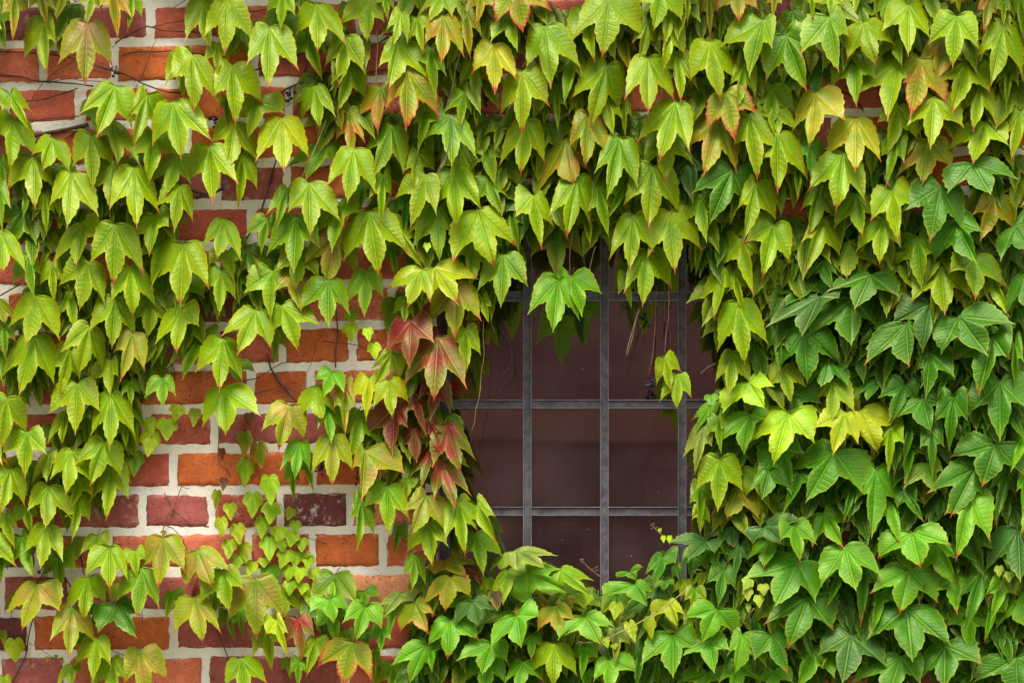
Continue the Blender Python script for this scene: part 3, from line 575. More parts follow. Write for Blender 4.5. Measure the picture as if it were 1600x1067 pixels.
LEAVES = """
T 0 0
-20 60 -100 200 25 260 60 120 gb;85 -30 20 70 72 215 150 60 o2;215 -60 170 40 255 130 300 60 o2f;240 110 145 325 258 388 290 250 y1
330 100 290 250 335 315 390 200 y3b;485 130 345 345 473 445 605 355 w2f;520 -60 450 20 488 120 560 60 y2f;620 -70 560 30 650 195 720 90 o1
740 -60 690 40 712 160 785 95 y1;350 -50 255 90 320 100 410 10 o1;60 525 20 600 150 715 160 620 y0;70 665 -20 760 55 925 180 860 y1
290 770 190 860 242 935 372 945 y0;640 480 470 625 552 735 720 700 y1f;540 600 450 640 540 745 580 700 gb;815 530 725 650 745 800 880 720 y1
960 570 865 800 1000 860 1145 770 y1f;625 670 560 760 650 890 748 915 y0;505 755 410 920 515 1025 625 920 y0;855 750 745 870 830 1000 970 860 y0
190 870 62 1045 195 1134 290 1045 y2;985 870 855 1015 930 1070 1050 1020 y1;1160 815 1050 1010 1178 1105 1305 1010 y2f;1345 855 1285 950 1325 1140 1420 1040 y1
1300 680 1190 790 1275 915 1415 890 y1;1290 370 1200 530 1305 670 1440 560 y1f;1070 310 960 440 1075 595 1205 570 y1f;1010 295 925 470 1020 530 1080 420 yb
1265 0 1145 200 1250 275 1390 215 y1f;1130 0 1045 215 1165 250 1200 150 yb;1210 245 1145 340 1210 400 1265 330 y0;1325 170 1262 350 1300 300 1385 340 y0b
1255 545 1230 610 1265 690 1310 640 gb;0 880 -80 1000 30 1080 55 980 gb
T 300 0
430 155 320 350 422 460 570 375 y1f;340 130 310 200 345 260 390 200 gb;690 20 590 205 698 265 830 235 y1f;640 180 572 330 710 420 740 300 gb
500 -30 425 60 495 150 565 80 y0;600 -40 560 40 610 85 650 30 gb;850 210 750 360 818 460 945 390 y1;880 370 795 510 820 600 950 540 y0
790 410 760 480 790 540 840 470 yb;985 10 845 130 975 215 1060 120 y0;860 20 810 110 850 160 920 80 gb;1075 -30 1030 20 1085 100 1115 60 y0
1160 70 1090 160 1125 240 1195 235 y0f;1145 235 1045 370 1100 470 1295 430 y1;1050 485 925 660 1035 720 1100 620 o6;1195 390 1090 590 1190 695 1360 640 o5f
680 480 610 670 705 695 787 640 y0;500 660 375 885 508 930 632 870 e2f;350 560 265 650 315 755 500 625 y0;750 810 550 930 650 985 775 870 gb
900 830 770 1025 868 1100 1002 1055 y0f;870 620 805 780 888 870 940 790 o3;810 560 785 640 830 720 880 640 o4b;1110 700 970 850 1030 950 1165 945 g0
960 660 900 740 950 790 1000 720 gb;1300 590 1235 690 1260 830 1380 680 g0;1250 100 1210 230 1280 280 1320 150 y0
T 600 0
330 90 235 245 320 330 430 305 o3f;330 -40 215 80 260 110 375 90 y0;445 30 420 220 475 300 535 195 o1;540 -30 490 50 520 130 600 40 o5
730 -60 625 130 765 160 910 50 o6f;560 70 530 150 555 220 590 150 yb;700 50 600 230 735 265 765 170 g0;800 80 770 160 810 225 850 150 gb
610 250 500 400 615 500 730 440 p4f;500 330 428 475 512 555 600 480 y2b;260 270 185 330 285 530 330 420 g0;360 280 330 400 395 490 410 380 gb
450 510 350 615 430 690 480 630 g0;510 520 470 620 515 700 545 600 yb;370 640 250 760 375 900 495 865 g0f;890 150 800 370 920 460 1068 360 y0f
765 400 660 635 765 720 900 580 y2f;790 665 655 910 765 945 885 895 y2;830 800 780 900 850 990 890 900 gb;1060 270 935 440 1010 550 1100 450 g0b
950 470 910 600 965 700 1010 600 gb;905 570 870 640 890 690 940 640 y0b;1250 0 1085 185 1220 290 1415 190 y1f;1130 50 1035 250 1165 320 1190 170 y1
1320 170 1240 300 1360 380 1400 280 o1b;1240 365 1065 540 1160 680 1295 620 y1f;1240 540 1160 670 1270 740 1315 660 y1;1130 640 1040 815 1120 905 1240 870 o1f
1090 520 1040 640 1080 680 1140 600 yb;1330 560 1300 660 1340 750 1370 650 yb;1015 770 872 1075 1050 1000 1160 1000 o1;1310 770 1200 960 1250 1075 1395 1020 g0f
1180 780 1130 880 1190 960 1240 870 gb;570 790 490 860 580 990 650 930 gb;700 850 640 900 700 960 750 900 db;420 830 320 930 390 1070 492 1000 y1
190 850 115 960 170 1040 270 950 y0;150 780 100 860 150 930 200 850 o1b
T 900 0
480 -60 350 20 440 150 575 110 y0f;520 30 440 150 500 230 583 190 y1;390 0 340 80 370 150 420 80 gb;620 -40 585 30 620 110 665 30 y1
400 120 350 250 358 350 455 260 y1;520 130 465 230 485 385 595 300 y0;560 290 500 400 580 550 662 485 y2;400 325 288 540 400 605 528 550 y2f
555 570 362 780 478 870 622 830 y2f;490 730 382 935 495 985 640 905 y1;650 140 590 250 640 340 720 200 gb;745 235 650 440 795 530 895 465 y1f
740 -30 700 80 745 190 785 80 o3b;830 50 785 150 800 230 885 110 gb;900 -50 795 50 905 105 1000 50 o5;1110 -30 1060 20 1095 90 1140 20 o3
1040 115 830 250 975 400 1085 260 g0f;1165 200 1070 435 1265 480 1330 290 g1f;940 350 875 480 905 580 990 535 y1;840 420 790 480 840 560 900 480 gb
1150 380 1120 430 1150 470 1190 420 yb;830 520 740 715 875 760 985 620 o7f;790 650 630 820 722 945 878 945 o3;770 820 720 900 748 990 800 900 y2b
700 440 615 580 690 620 750 560 gb;1090 475 980 600 1080 700 1195 640 g0;960 640 890 810 1000 975 1130 845 y2f;1120 740 1015 900 1120 1045 1265 970 y2f
1100 600 1010 640 1110 760 1210 720 y1;1330 520 1220 720 1300 795 1470 660 q1f;640 870 505 1000 648 1105 715 960 t0;340 850 320 890 350 940 390 880 gb
1040 900 990 1030 1040 1080 1085 1010 yb;780 910 750 950 780 1010 810 950 db
T 1200 0
240 -40 215 20 245 105 290 20 y1;350 -30 300 30 350 100 410 30 y0;340 100 200 290 385 375 440 200 g1f;470 60 440 190 500 160 610 115 y0
530 130 455 325 590 345 680 245 y1f;500 -40 430 30 490 60 530 0 y0;670 -20 585 100 640 110 715 60 g0;780 30 655 165 780 285 885 205 y0f
925 50 865 130 910 190 995 110 g0;1050 95 910 240 1030 350 1155 260 y0f;990 200 850 355 945 425 1120 385 o4;850 330 690 505 800 620 975 570 o5f
1060 -30 1020 20 1062 65 1085 15 y0;1230 -10 1170 60 1200 175 1290 100 o5;1310 10 1275 50 1310 140 1345 60 y1;1400 -20 1345 70 1425 225 1480 100 g1
1310 150 1180 310 1250 445 1400 400 y0f;1340 330 1285 450 1325 580 1385 470 gb;480 310 360 470 490 570 585 430 g1;280 340 185 560 270 520 345 480 db
720 340 515 520 675 640 775 400 y1;720 180 625 320 740 350 775 280 g0;1110 330 965 460 1035 605 1215 510 y1;1180 460 1075 640 1145 705 1255 670 y1
920 540 795 690 905 805 1065 700 y0f;840 620 800 680 890 770 920 700 gb;725 590 625 680 675 835 812 765 y0;490 660 335 860 485 930 615 885 q1f
720 750 625 880 665 1015 750 900 g1;900 780 735 975 865 1005 1015 930 o2;1200 680 1030 825 1150 890 1315 800 y0;1400 620 1325 780 1358 875 1470 760 y1
420 850 248 1055 385 1145 525 1110 y2f;560 900 500 960 560 1040 610 960 gb;235 800 180 880 240 980 310 920 m0;170 900 120 960 165 1095 215 1000 g1
610 890 550 960 600 1050 650 960 db;1135 905 1012 1065 1222 1065 1358 990 d0f;810 920 770 980 800 1030 845 960 gb
T 0 250
0 150 -60 260 10 375 30 270 g0;150 150 105 240 130 310 190 260 gb;250 190 190 290 258 400 290 300 y0;395 75 292 250 375 350 525 300 y0f
640 5 500 190 615 250 700 150 y1;745 45 630 260 758 350 868 285 y1f;560 190 505 280 550 400 600 290 gb;340 250 290 340 330 380 400 340 yb
620 240 585 320 625 360 650 340 yb;810 220 775 290 805 350 850 290 gb;1000 145 885 245 972 380 1065 330 y0f;875 140 845 170 880 215 900 170 gb
860 310 735 440 835 515 905 350 y1;915 300 870 370 910 430 950 370 yb;460 345 308 575 430 570 540 430 y1;290 405 240 480 225 610 320 470 y1b
640 360 510 570 630 665 785 620 y2f;0 390 -60 560 10 610 130 615 y2f;160 530 85 680 185 745 215 640 g0;290 570 232 690 300 780 335 690 y0
490 565 345 690 450 810 572 790 y0f;390 700 320 890 415 930 460 850 y0b;490 730 450 800 500 860 530 800 gb;720 590 630 780 735 850 850 805 y0f
920 430 780 530 855 680 970 530 gb;1020 470 850 695 1005 780 1140 700 y1f;1240 330 1140 480 1210 530 1325 545 y0f;1270 510 1175 575 1295 660 1340 560 y0
1340 450 1310 520 1340 600 1370 520 gb;1230 620 1135 710 1220 840 1300 770 y0f;1330 620 1290 700 1330 790 1365 700 gb;640 770 510 940 625 1020 745 970 y0f
830 770 740 900 820 970 945 920 y0;890 690 850 740 900 760 950 730 yb;1020 640 930 740 980 860 1125 760 gb;1160 770 1115 830 1150 870 1190 810 gb
1220 830 1180 870 1215 910 1250 870 gb;200 755 68 920 150 1000 312 985 y0f;110 900 80 960 120 1000 145 950 gb;-20 770 -80 850 20 900 70 925 o1
20 900 -40 1020 30 1100 75 1000 g0;500 925 358 1055 445 1170 565 1165 y0f;1010 830 880 1015 985 1055 1095 920 y1f;590 940 560 990 600 1030 640 980 gb
T 300 250
650 130 545 280 655 400 805 325 y0f;530 160 430 290 475 375 560 230 g0;820 240 690 415 783 490 905 290 g0;420 330 315 410 390 505 450 400 g0
580 320 440 520 568 600 690 480 g0;960 120 890 230 930 290 1000 220 gb;1060 90 995 210 1055 345 1085 200 y0;985 290 865 550 1030 610 1170 500 y1f
1130 360 1090 480 1262 585 1240 450 y0;1110 460 1055 570 1140 660 1160 540 gb;800 400 635 580 755 680 905 640 u3;970 620 870 800 960 850 1050 755 g0
590 500 485 620 575 700 690 650 y0;560 610 465 730 600 825 730 740 u1;760 670 625 825 760 900 860 850 g0f;450 620 305 730 440 870 500 740 y0
355 835 185 970 268 1060 430 1035 y1f;500 810 440 960 575 1038 690 910 y0f;470 940 430 1040 455 1130 520 1040 gb;450 560 420 590 450 630 485 600 gb
1190 190 1140 300 1180 410 1240 300 db
T 600 250
230 85 82 200 160 350 285 290 y0f;380 60 285 270 400 350 520 265 y0;310 260 175 470 310 540 400 420 g0;575 95 510 240 645 290 670 200 g0
700 250 655 380 745 500 755 370 gb;520 280 400 550 600 570 708 470 y2f;490 450 410 540 480 690 598 620 y1;370 440 335 500 365 580 405 500 gb
210 610 45 715 145 800 250 780 e2f;280 600 268 760 390 785 488 660 e2f;120 770 62 855 115 900 160 885 y1;200 740 165 800 210 850 225 790 y1b
400 690 260 910 395 965 520 880 u3f;540 640 480 720 520 790 600 700 db;610 690 540 800 600 875 645 780 g0b;550 760 500 830 580 900 595 820 y1
660 530 540 720 650 790 778 695 g0f;480 860 455 890 465 940 515 890 y1;450 940 365 1020 455 1175 525 1080 y0f;830 200 745 310 870 470 925 370 y1f
700 60 650 120 665 190 740 150 gb;745 120 705 170 750 215 780 160 db;900 200 860 270 900 320 950 260 gb;1075 90 935 325 1025 400 1130 350 y1f
1190 140 1130 300 1240 405 1268 300 g0;980 250 935 340 1018 440 1040 340 y2b;1120 270 1080 370 1143 465 1190 340 y1b;1335 140 1265 190 1252 318 1365 230 g0
630 440 600 500 630 540 655 480 gb;800 340 760 430 810 480 850 400 db;560 600 500 640 560 720 610 660 db
T 900 250
430 40 285 240 405 345 560 285 y1f;320 310 205 540 303 585 415 500 y1f;520 290 415 525 545 600 675 490 y1f;390 500 300 735 372 790 517 700 y1f
280 640 240 740 305 815 335 730 yb;315 230 280 300 290 390 350 290 y0b;870 60 670 180 762 330 945 245 d0f;580 100 530 200 600 290 640 200 db
690 190 600 370 720 430 770 330 g0;690 350 630 470 670 610 745 500 gb;890 190 850 260 860 350 925 270 y0;1000 130 910 265 945 415 1095 320 y0f
1100 360 960 450 1045 635 1180 560 y2f;920 440 830 580 975 720 1000 520 y0;830 600 720 790 775 860 865 720 y0;880 620 840 740 930 850 930 720 y0
900 790 800 1045 932 1105 1050 1010 y0f;940 650 905 700 950 760 985 700 o1b;1060 620 995 720 1070 800 1180 710 y1b;1150 560 1080 600 1140 630 1195 590 y0
1230 490 1190 590 1200 690 1275 600 gb;1150 150 1080 200 1140 300 1200 220 gb;740 430 700 520 740 560 790 480 db
T 1200 250
290 140 195 270 235 400 385 345 g1;310 320 215 460 222 600 390 520 y0;570 640 362 725 495 810 702 752 d0f;290 760 8 930 205 955 350 740 t0f
240 690 15 810 120 800 280 730 d0;310 560 232 655 350 710 380 640 d0;450 450 360 690 440 640 590 580 y1;490 190 385 370 520 400 585 320 g1
640 330 510 505 625 555 725 480 y0f;690 170 590 330 718 430 790 250 y2f;440 360 390 400 440 440 500 400 db;580 60 550 130 590 190 640 120 db
960 150 760 285 910 425 1075 380 d1f;880 340 800 435 860 425 910 400 d1;1050 350 942 560 1142 550 1175 400 d0f;830 430 710 590 850 690 945 530 g0
1140 540 1030 620 1150 755 1285 690 g1f;960 590 820 780 980 835 1110 765 y0;760 580 690 700 685 830 820 760 y2b;1230 620 1175 780 1325 850 1320 700 y0b
1260 210 1150 300 1190 430 1355 375 o1;1400 50 1270 220 1375 275 1480 230 y0b;1370 370 1302 550 1440 490 1500 330 d0f;1430 620 1328 865 1440 810 1510 740 d0f
1060 870 970 1065 1195 1065 1335 905 d0f;900 800 715 905 865 1045 965 930 t0;770 910 560 1125 782 1125 860 960 d1f;640 840 530 975 640 970 740 870 db
470 770 255 975 465 1005 585 920 d0;200 950 80 1140 215 1210 385 1130 d0f;50 940 0 1050 65 1175 98 1060 d1;490 850 430 960 470 1085 530 980 db
1340 870 1265 960 1330 1090 1423 960 d0b;1230 900 1180 980 1240 1060 1290 980 db;680 600 640 680 690 760 740 680 gb
T 0 510
190 50 40 290 120 350 285 300 y0f;390 130 275 240 345 365 440 290 y0;310 240 280 320 292 385 345 320 gb;735 40 645 140 678 280 795 235 u3f
620 190 510 310 615 370 648 280 y0;540 190 490 300 530 390 570 300 yb;430 320 290 475 420 575 540 460 y0f;615 370 515 600 610 655 735 590 y0f
720 310 680 380 730 430 775 370 g0;905 285 815 390 907 435 970 380 g0f;1110 50 975 240 1030 270 1170 130 g0b;1240 70 1105 245 1222 335 1335 295 y1f
1310 200 1240 280 1320 300 1400 250 gb;1235 345 1135 550 1250 580 1423 485 y0f;890 10 800 100 850 210 965 120 gb;730 190 690 250 730 290 780 250 gb
40 400 -60 540 12 650 140 585 y1f;60 250 20 330 50 400 110 330 gb;130 340 80 400 165 440 170 390 gb;20 160 -30 250 20 330 60 250 g0b
150 590 15 700 140 820 245 700 y0f;370 470 275 640 350 640 400 540 y0;-20 600 -60 700 35 760 30 680 o1;480 490 420 590 490 660 530 580 gb
400 690 290 840 370 910 505 865 y0f;280 695 190 865 262 850 315 770 y0;580 640 440 758 512 862 660 825 y0f;620 770 515 970 595 1048 700 950 y0
700 520 640 610 700 660 740 600 y0;740 480 690 570 760 650 785 570 gb;700 730 660 850 705 950 745 830 yb;60 790 -40 900 10 1020 125 985 y0f
270 890 165 1020 255 1100 385 1060 y0f;450 840 375 960 400 1000 505 930 y0;440 950 375 1060 405 1175 490 1080 y0;160 860 130 910 160 970 195 910 gb
150 1000 80 1090 170 1140 210 1060 y0;560 960 520 1010 560 1070 600 1010 gb
T 300 510
775 255 690 300 740 375 835 360 m0f;690 330 590 525 720 505 795 490 y1f;750 440 705 560 770 630 845 585 m0;850 345 795 450 852 590 900 440 o1
540 440 400 575 490 665 615 620 u2f;600 640 500 790 575 830 650 797 m0f;560 780 515 860 565 960 590 860 g0;640 740 590 800 670 905 685 780 g0
780 610 675 800 778 865 885 790 u2f;930 470 865 640 890 710 1030 650 g0b;1110 150 1010 230 1028 320 1150 290 e0;985 290 900 395 970 500 1025 340 e0
1095 300 1020 450 1110 485 1190 420 e0f;1220 -30 1090 130 1210 210 1330 80 r2f;1020 590 1000 640 1050 690 1090 620 gb
960 690 905 780 945 940 1150 810 o1f;1190 850 1135 930 1190 960 1265 900 y0;1085 890 980 1000 1090 1134 1190 1060 y0f;945 960 890 1070 920 1220 1005 1160 g0f
1070 700 1000 760 1060 830 1150 800 o2b
T 600 510
300 60 130 310 280 380 440 325 s2f;290 280 200 400 260 500 362 470 r3;160 365 130 480 225 590 240 450 r3;60 450 -85 600 50 690 120 560 r3
240 510 225 620 300 700 325 600 r4;170 570 75 680 180 740 250 670 r4;260 690 155 830 215 880 285 800 s1;350 545 275 770 415 790 490 730 s3f
320 745 285 950 385 990 450 940 s3f;130 620 60 740 110 800 190 720 r1b;200 330 150 430 190 520 250 440 r3b;90 340 40 420 90 500 140 420 r2b;220 600 180 700 230 760 280 700 r2b
T 900 510
870 140 785 300 850 370 960 310 y1;960 310 830 470 1035 440 1085 330 l0f;740 450 660 530 672 575 755 490 m0;970 490 810 640 940 690 1035 510 m0f
790 500 735 600 805 690 835 570 g0;710 560 655 740 668 800 740 640 v0;775 660 735 700 775 760 812 710 m0;800 740 680 900 790 1000 915 905 y0f
1180 480 985 645 1110 740 1300 640 l0f;1200 370 1155 430 1205 540 1345 425 d1;1070 800 985 900 1040 945 1188 905 d0f;920 740 840 800 910 880 970 810 db
860 650 820 670 885 700 890 650 db;990 790 945 940 1070 1000 1085 900 g0;900 900 765 1055 850 1050 1000 1060 o1;690 890 640 980 690 1110 745 950 g0
1150 230 1085 330 1190 415 1262 330 y1;1220 180 1172 250 1210 240 1260 220 m0;690 1010 650 1070 690 1140 740 1090 y0
T 1200 510
330 180 235 360 300 320 440 330 d0;370 700 150 800 235 950 505 908 k0f;360 300 285 400 345 530 465 470 y0;440 280 445 400 495 490 560 335 e2b
430 480 280 560 370 695 490 640 e0f;510 470 450 620 595 680 738 567 e0;680 560 620 680 670 805 745 640 y0;620 290 510 450 560 400 650 340 d0
860 400 695 520 900 570 968 430 d0f;760 330 630 390 700 515 820 400 d0;900 150 820 250 880 375 1022 270 d0;700 60 620 180 650 305 755 200 db
990 255 945 320 945 390 1030 290 d1;1090 190 1040 280 1105 430 1160 300 d0b;1250 60 1030 195 1185 355 1325 180 d1f;1370 90 1320 200 1378 335 1408 180 m0
1290 310 1135 480 1290 605 1430 460 d0f;1030 400 935 530 1010 665 1100 520 d0f;1110 450 1070 560 1100 690 1150 580 db;1210 480 1160 580 1240 720 1275 600 d0
1350 480 1310 560 1420 620 1430 540 d0;910 580 852 670 915 810 972 660 d0f;860 480 830 560 840 610 890 540 db;800 520 755 640 760 740 838 620 d0
790 650 722 700 768 850 852 710 d1;900 760 768 890 930 910 968 800 g0;1150 790 915 915 1035 1035 1240 988 d1f;1260 660 1045 725 1200 867 1405 820 d1f
1420 590 1370 690 1360 790 1470 700 m0;1330 790 1245 900 1268 1080 1370 940 d1;1430 830 1395 920 1415 1020 1480 930 m1;600 800 500 970 580 1140 745 1000 k0f
480 870 415 960 425 1080 505 970 d1;760 910 725 1000 850 1070 845 1010 d1;60 680 -30 830 120 910 180 700 d0;180 800 85 900 100 1010 232 860 d0
970 900 900 1090 960 1060 1035 970 d1b;560 700 500 780 560 850 620 780 db;690 830 640 900 700 970 750 900 db;1180 620 1130 700 1180 760 1230 700 db
T 0 767
260 195 145 340 230 410 340 380 y0f;120 250 50 425 180 465 205 350 g1;30 130 -40 230 75 300 85 220 y0;10 305 -50 400 5 495 60 360 g1
540 250 458 350 520 398 603 310 y0;610 310 490 465 610 525 700 490 y1f;750 335 680 410 760 470 805 380 y0;905 260 785 440 882 515 1010 440 u2f
1095 330 1035 530 1170 515 1262 440 u3f;1100 470 1050 540 1070 605 1148 530 r0b;320 360 245 470 330 550 415 430 g0b;210 520 50 670 135 752 320 655 u1f
490 480 370 665 470 700 580 620 y1f;790 430 655 605 765 680 878 640 g1f;660 630 567 775 742 795 768 692 d0f;400 650 290 820 385 900 510 825 u1f
950 565 905 650 925 700 1017 620 g0;1080 590 985 775 1120 820 1212 780 u1f;1240 440 1125 610 1270 652 1345 540 y1f;1260 670 1230 750 1300 825 1320 740 gb
1330 660 1295 740 1350 805 1375 730 gb;540 820 425 960 520 1035 610 960 y0f;620 940 520 1090 640 1140 695 1050 y0;450 800 415 860 440 910 485 850 gb
780 890 700 1067 800 1150 915 1040 u2f;400 960 325 1080 400 1080 450 1010 y0;20 1030 -30 1090 20 1130 60 1080 y0;70 570 40 680 70 670 105 630 o1b
540 640 487 700 520 750 575 700 d0b
T 300 767
350 490 215 720 358 790 495 690 u2f;270 930 195 1080 290 1130 395 1060 y0f;790 500 708 560 780 600 828 580 l0;765 600 665 665 785 720 862 660 m0f
780 670 700 755 800 835 868 690 m0;950 560 893 640 950 655 1030 585 m0b;960 640 850 725 920 815 1045 755 m0f;500 540 420 660 500 700 610 680 y0b
590 710 515 850 610 920 672 800 s1;410 730 345 910 440 980 500 850 y1;470 720 445 760 530 912 510 800 e2f;690 820 625 960 645 1010 748 930 y0
890 840 710 975 850 1060 985 1040 o6f;840 780 740 850 830 900 900 830 yb;540 940 500 990 550 1045 575 990 y1b;590 930 545 1020 590 1080 640 1010 g0
1160 570 1045 640 1080 690 1225 610 v0;1240 620 1165 780 1305 780 1335 680 o5f;1240 355 1185 470 1225 535 1285 515 g1f;1120 650 1055 720 1100 790 1150 700 m0
1050 770 1000 820 1050 885 1100 820 m0;1010 890 975 980 1010 1070 1045 980 gb;1120 960 1030 1067 1130 1150 1220 1040 gb;980 780 930 830 970 870 1010 820 db
T 600 767
235 25 125 105 165 225 330 210 u1f;250 170 140 335 265 390 345 300 y0f;80 200 45 270 60 335 125 270 g0b;410 50 350 265 445 335 490 230 y1f
520 75 440 180 612 270 608 140 y1f;500 240 455 350 545 450 640 355 g0;345 385 285 460 440 470 505 402 o3;370 480 235 625 345 650 470 580 o2f
490 610 405 740 520 735 600 660 t0f;500 610 355 650 400 720 470 660 m0;510 440 465 480 540 525 560 470 r1b;560 490 475 560 540 610 605 560 y0b
365 720 260 855 355 915 500 820 m2f;600 850 425 935 555 1005 675 940 m0f;570 920 460 1060 560 1110 670 1067 m0;740 690 615 860 760 850 850 700 m0f
740 690 570 735 620 800 700 760 m0;670 350 580 465 650 430 732 450 y0;730 330 735 430 870 420 925 405 v0f;690 440 620 600 665 615 788 470 y0
800 455 795 630 1005 557 960 430 m0f;980 440 960 520 1125 575 1135 510 g0f;720 580 670 640 730 680 780 640 db;840 600 750 705 900 705 925 640 o3
950 640 860 770 980 790 1050 715 o4f;1000 585 900 640 1030 665 1110 640 o1b;1120 700 985 820 1190 835 1265 760 m0f;945 850 830 1000 940 1067 1060 1015 y0f
820 800 765 870 820 925 875 870 m2;730 790 700 830 705 870 755 830 m0;770 950 680 1060 740 1100 870 1045 m0f;720 880 690 930 740 980 750 920 gb
1110 870 1055 930 1100 1030 1182 920 m0;1250 940 1175 1050 1250 1100 1382 1000 m0f;290 940 180 1040 290 1100 350 1040 gb;230 860 60 960 155 1050 262 990 m0f
250 860 200 900 265 992 315 880 m0;190 740 130 780 170 830 220 780 m0b;300 600 250 670 300 720 350 660 gb;440 880 390 960 440 1020 480 950 gb
T 900 767
300 450 195 500 330 490 432 400 m0;330 520 165 585 385 625 418 560 m0f;480 370 395 460 440 520 545 400 d1f;725 280 525 290 640 372 760 340 t0
650 340 590 420 640 480 740 400 db;500 500 440 540 490 550 540 520 m0;870 200 788 322 880 302 948 240 t0f;1050 200 985 285 1140 290 1228 160 t0f
1210 190 1142 272 1240 375 1322 290 m1f;1090 260 952 388 1050 410 1182 305 m1;910 310 850 390 880 485 950 380 t0;820 440 738 510 795 620 877 540 d0
770 300 700 360 770 420 840 350 db;715 390 680 420 735 440 755 400 m0;1235 400 958 482 1130 615 1325 607 k0f;1290 590 1078 732 1195 850 1410 762 d1f
780 660 620 702 715 822 877 792 m0f;900 500 868 590 880 680 930 590 db;1060 500 1010 540 1060 560 1110 520 m0b;540 800 385 955 540 1012 662 880 m0f
370 850 310 1010 340 1080 405 950 d0;450 920 410 980 460 1045 490 980 db;740 830 612 908 765 992 842 880 m0f;920 800 850 910 890 992 1038 962 m0f
660 770 625 830 690 820 715 760 m0;1090 800 1000 930 1165 997 1218 880 d1f;730 1010 570 1067 680 1150 800 1060 m0;900 960 805 1060 880 1120 1005 1050 m1
1100 1000 1005 1075 1080 1130 1192 1060 m0;510 610 430 700 560 745 598 685 e0f;610 490 540 570 590 585 655 560 e3f;710 450 652 530 690 535 752 500 e3
660 540 608 610 650 660 716 600 y0;220 760 178 840 215 950 292 850 v0;60 1000 0 1060 60 1100 120 1050 m0;270 940 230 980 260 1020 315 1000 m0
600 700 560 760 610 800 650 750 db;1000 700 950 760 1010 830 1060 760 db;800 480 750 560 790 590 830 550 db;560 420 540 490 580 500 600 450 db
T 1200 767
310 120 258 302 400 292 437 180 m1;180 60 95 110 235 222 250 120 m0b;430 310 305 518 480 528 612 468 k0f;530 380 450 520 518 717 608 540 d1
420 400 352 500 340 625 452 520 d1;680 50 600 160 728 277 765 130 m1;800 230 633 362 840 407 992 295 m1f;740 300 640 375 795 437 790 340 m0
790 440 593 557 740 655 932 612 m1f;940 290 832 477 1035 507 1040 380 m1;1130 30 1000 130 1058 352 1217 264 m1f;1390 210 1230 430 1402 475 1520 400 t0f
1060 300 1030 350 1162 394 1130 330 d0;980 20 815 190 920 190 1035 100 d1b;770 650 593 812 798 918 982 852 d0f;620 560 573 650 583 782 702 610 m1
690 740 640 820 725 942 755 830 d0b;460 800 300 905 420 1045 632 957 t0f;440 640 392 710 490 835 500 720 t0;200 760 150 830 248 925 255 840 d0
250 870 143 935 180 1075 352 1027 m0;985 860 850 1050 980 1075 1167 952 d1f;740 920 500 1062 680 1120 832 1060 d0f;1050 470 922 572 1052 662 1108 520 m1
1000 580 930 660 975 752 1050 650 m1b;1190 440 1078 605 1110 750 1272 560 d0;1120 690 1008 745 1120 882 1208 760 m1;1250 610 1193 700 1210 822 1302 660 m1
1310 500 1215 580 1250 700 1375 570 m0;1390 600 1288 752 1430 740 1480 650 m1;1300 770 1228 840 1345 952 1405 850 d0;1380 930 1168 1052 1390 1120 1500 1040 d0f
1120 1000 1005 1075 1110 1120 1275 1067 d0;1160 910 1100 960 1150 1010 1220 960 db;880 460 850 540 880 600 930 540 db;640 460 590 520 640 590 690 520 db;420 540 370 620 420 690 470 620 db;330 680 290 760 340 820 390 760 db
G 600 250
970 665 805 855 940 942 1082 888 m0f;1045 655 985 720 1097 860 1203 745 m0
H 900 510
490 170 450 325 530 357 580 250 y1f;570 265 465 415 560 452 642 395 y0
K 0 510
990 440 970 530 100 e0;835 515 845 620 85 l3;930 520 925 635 130 l0;840 590 820 725 130 l0;1085 460 1075 560 82 e0;1360 595 1360 730 95 o2;750 700 745 835 120 g0;710 650 715 720 65 g0
K 300 510
320 490 330 590 85 r1;365 650 388 790 105 o1;300 745 290 895 115 l0;430 835 440 995 125 l0;340 930 335 1065 120 l0;140 915 130 1015 65 o1;180 845 170 915 65 r1;165 680 170 750 48 r1
1010 100 1020 185 85 l0;890 605 900 610 40 l0
K 300 250
885 840 890 922 85 l0;880 915 885 1012 95 l0;975 935 985 1010 68 l0
K 600 250
240 465 238 515 50 l0
K 300 767
210 70 215 165 85 e1;160 150 170 262 82 e1;250 190 265 300 98 e1;210 275 200 380 90 e0;290 295 305 395 90 e0;260 360 245 440 82 l0;445 75 430 185 118 l0;395 150 385 268 98 l0
490 205 480 290 112 l0;430 260 430 388 122 l0;560 230 545 312 102 l0;610 265 610 340 82 l0;575 170 570 240 80 y1;530 330 490 430 105 l0;580 340 570 430 92 l0;650 360 640 440 84 l0
340 395 310 475 84 l0;400 375 400 425 78 l0;440 415 430 522 124 m0;550 420 530 502 94 l0;600 430 590 512 92 l0;680 440 702 518 88 l0;545 500 540 582 88 l0;620 515 610 575 78 l0;655 540 650 640 112 l0;555 100 530 162 72 o1
500 280 505 340 70 y0;630 340 640 370 60 y0
K 0 767
420 265 425 385 100 g0;640 520 620 620 88 e0;80 830 85 955 122 e0;15 780 25 860 52 o2;840 250 840 290 48 e1;908 220 908 252 34 o2;265 920 262 950 28 e1;310 910 315 935 26 e0;345 940 345 965 26 e0
K 600 767
620 560 630 665 100 n0;1110 575 1110 650 120 y0;1295 625 1280 715 90 e0
K 900 767
160 815 178 872 60 e0;210 850 218 880 48 e0;295 730 330 842 76 e0;405 705 422 825 76 e0;965 490 930 550 82 j0;1040 520 1045 582 76 j0;955 540 955 612 68 j0;1015 580 1020 648 66 j0;960 635 958 675 32 j0;485 250 488 288 34 l0;520 250 522 290 36 l0;465 208 468 232 24 e0
K 1200 767
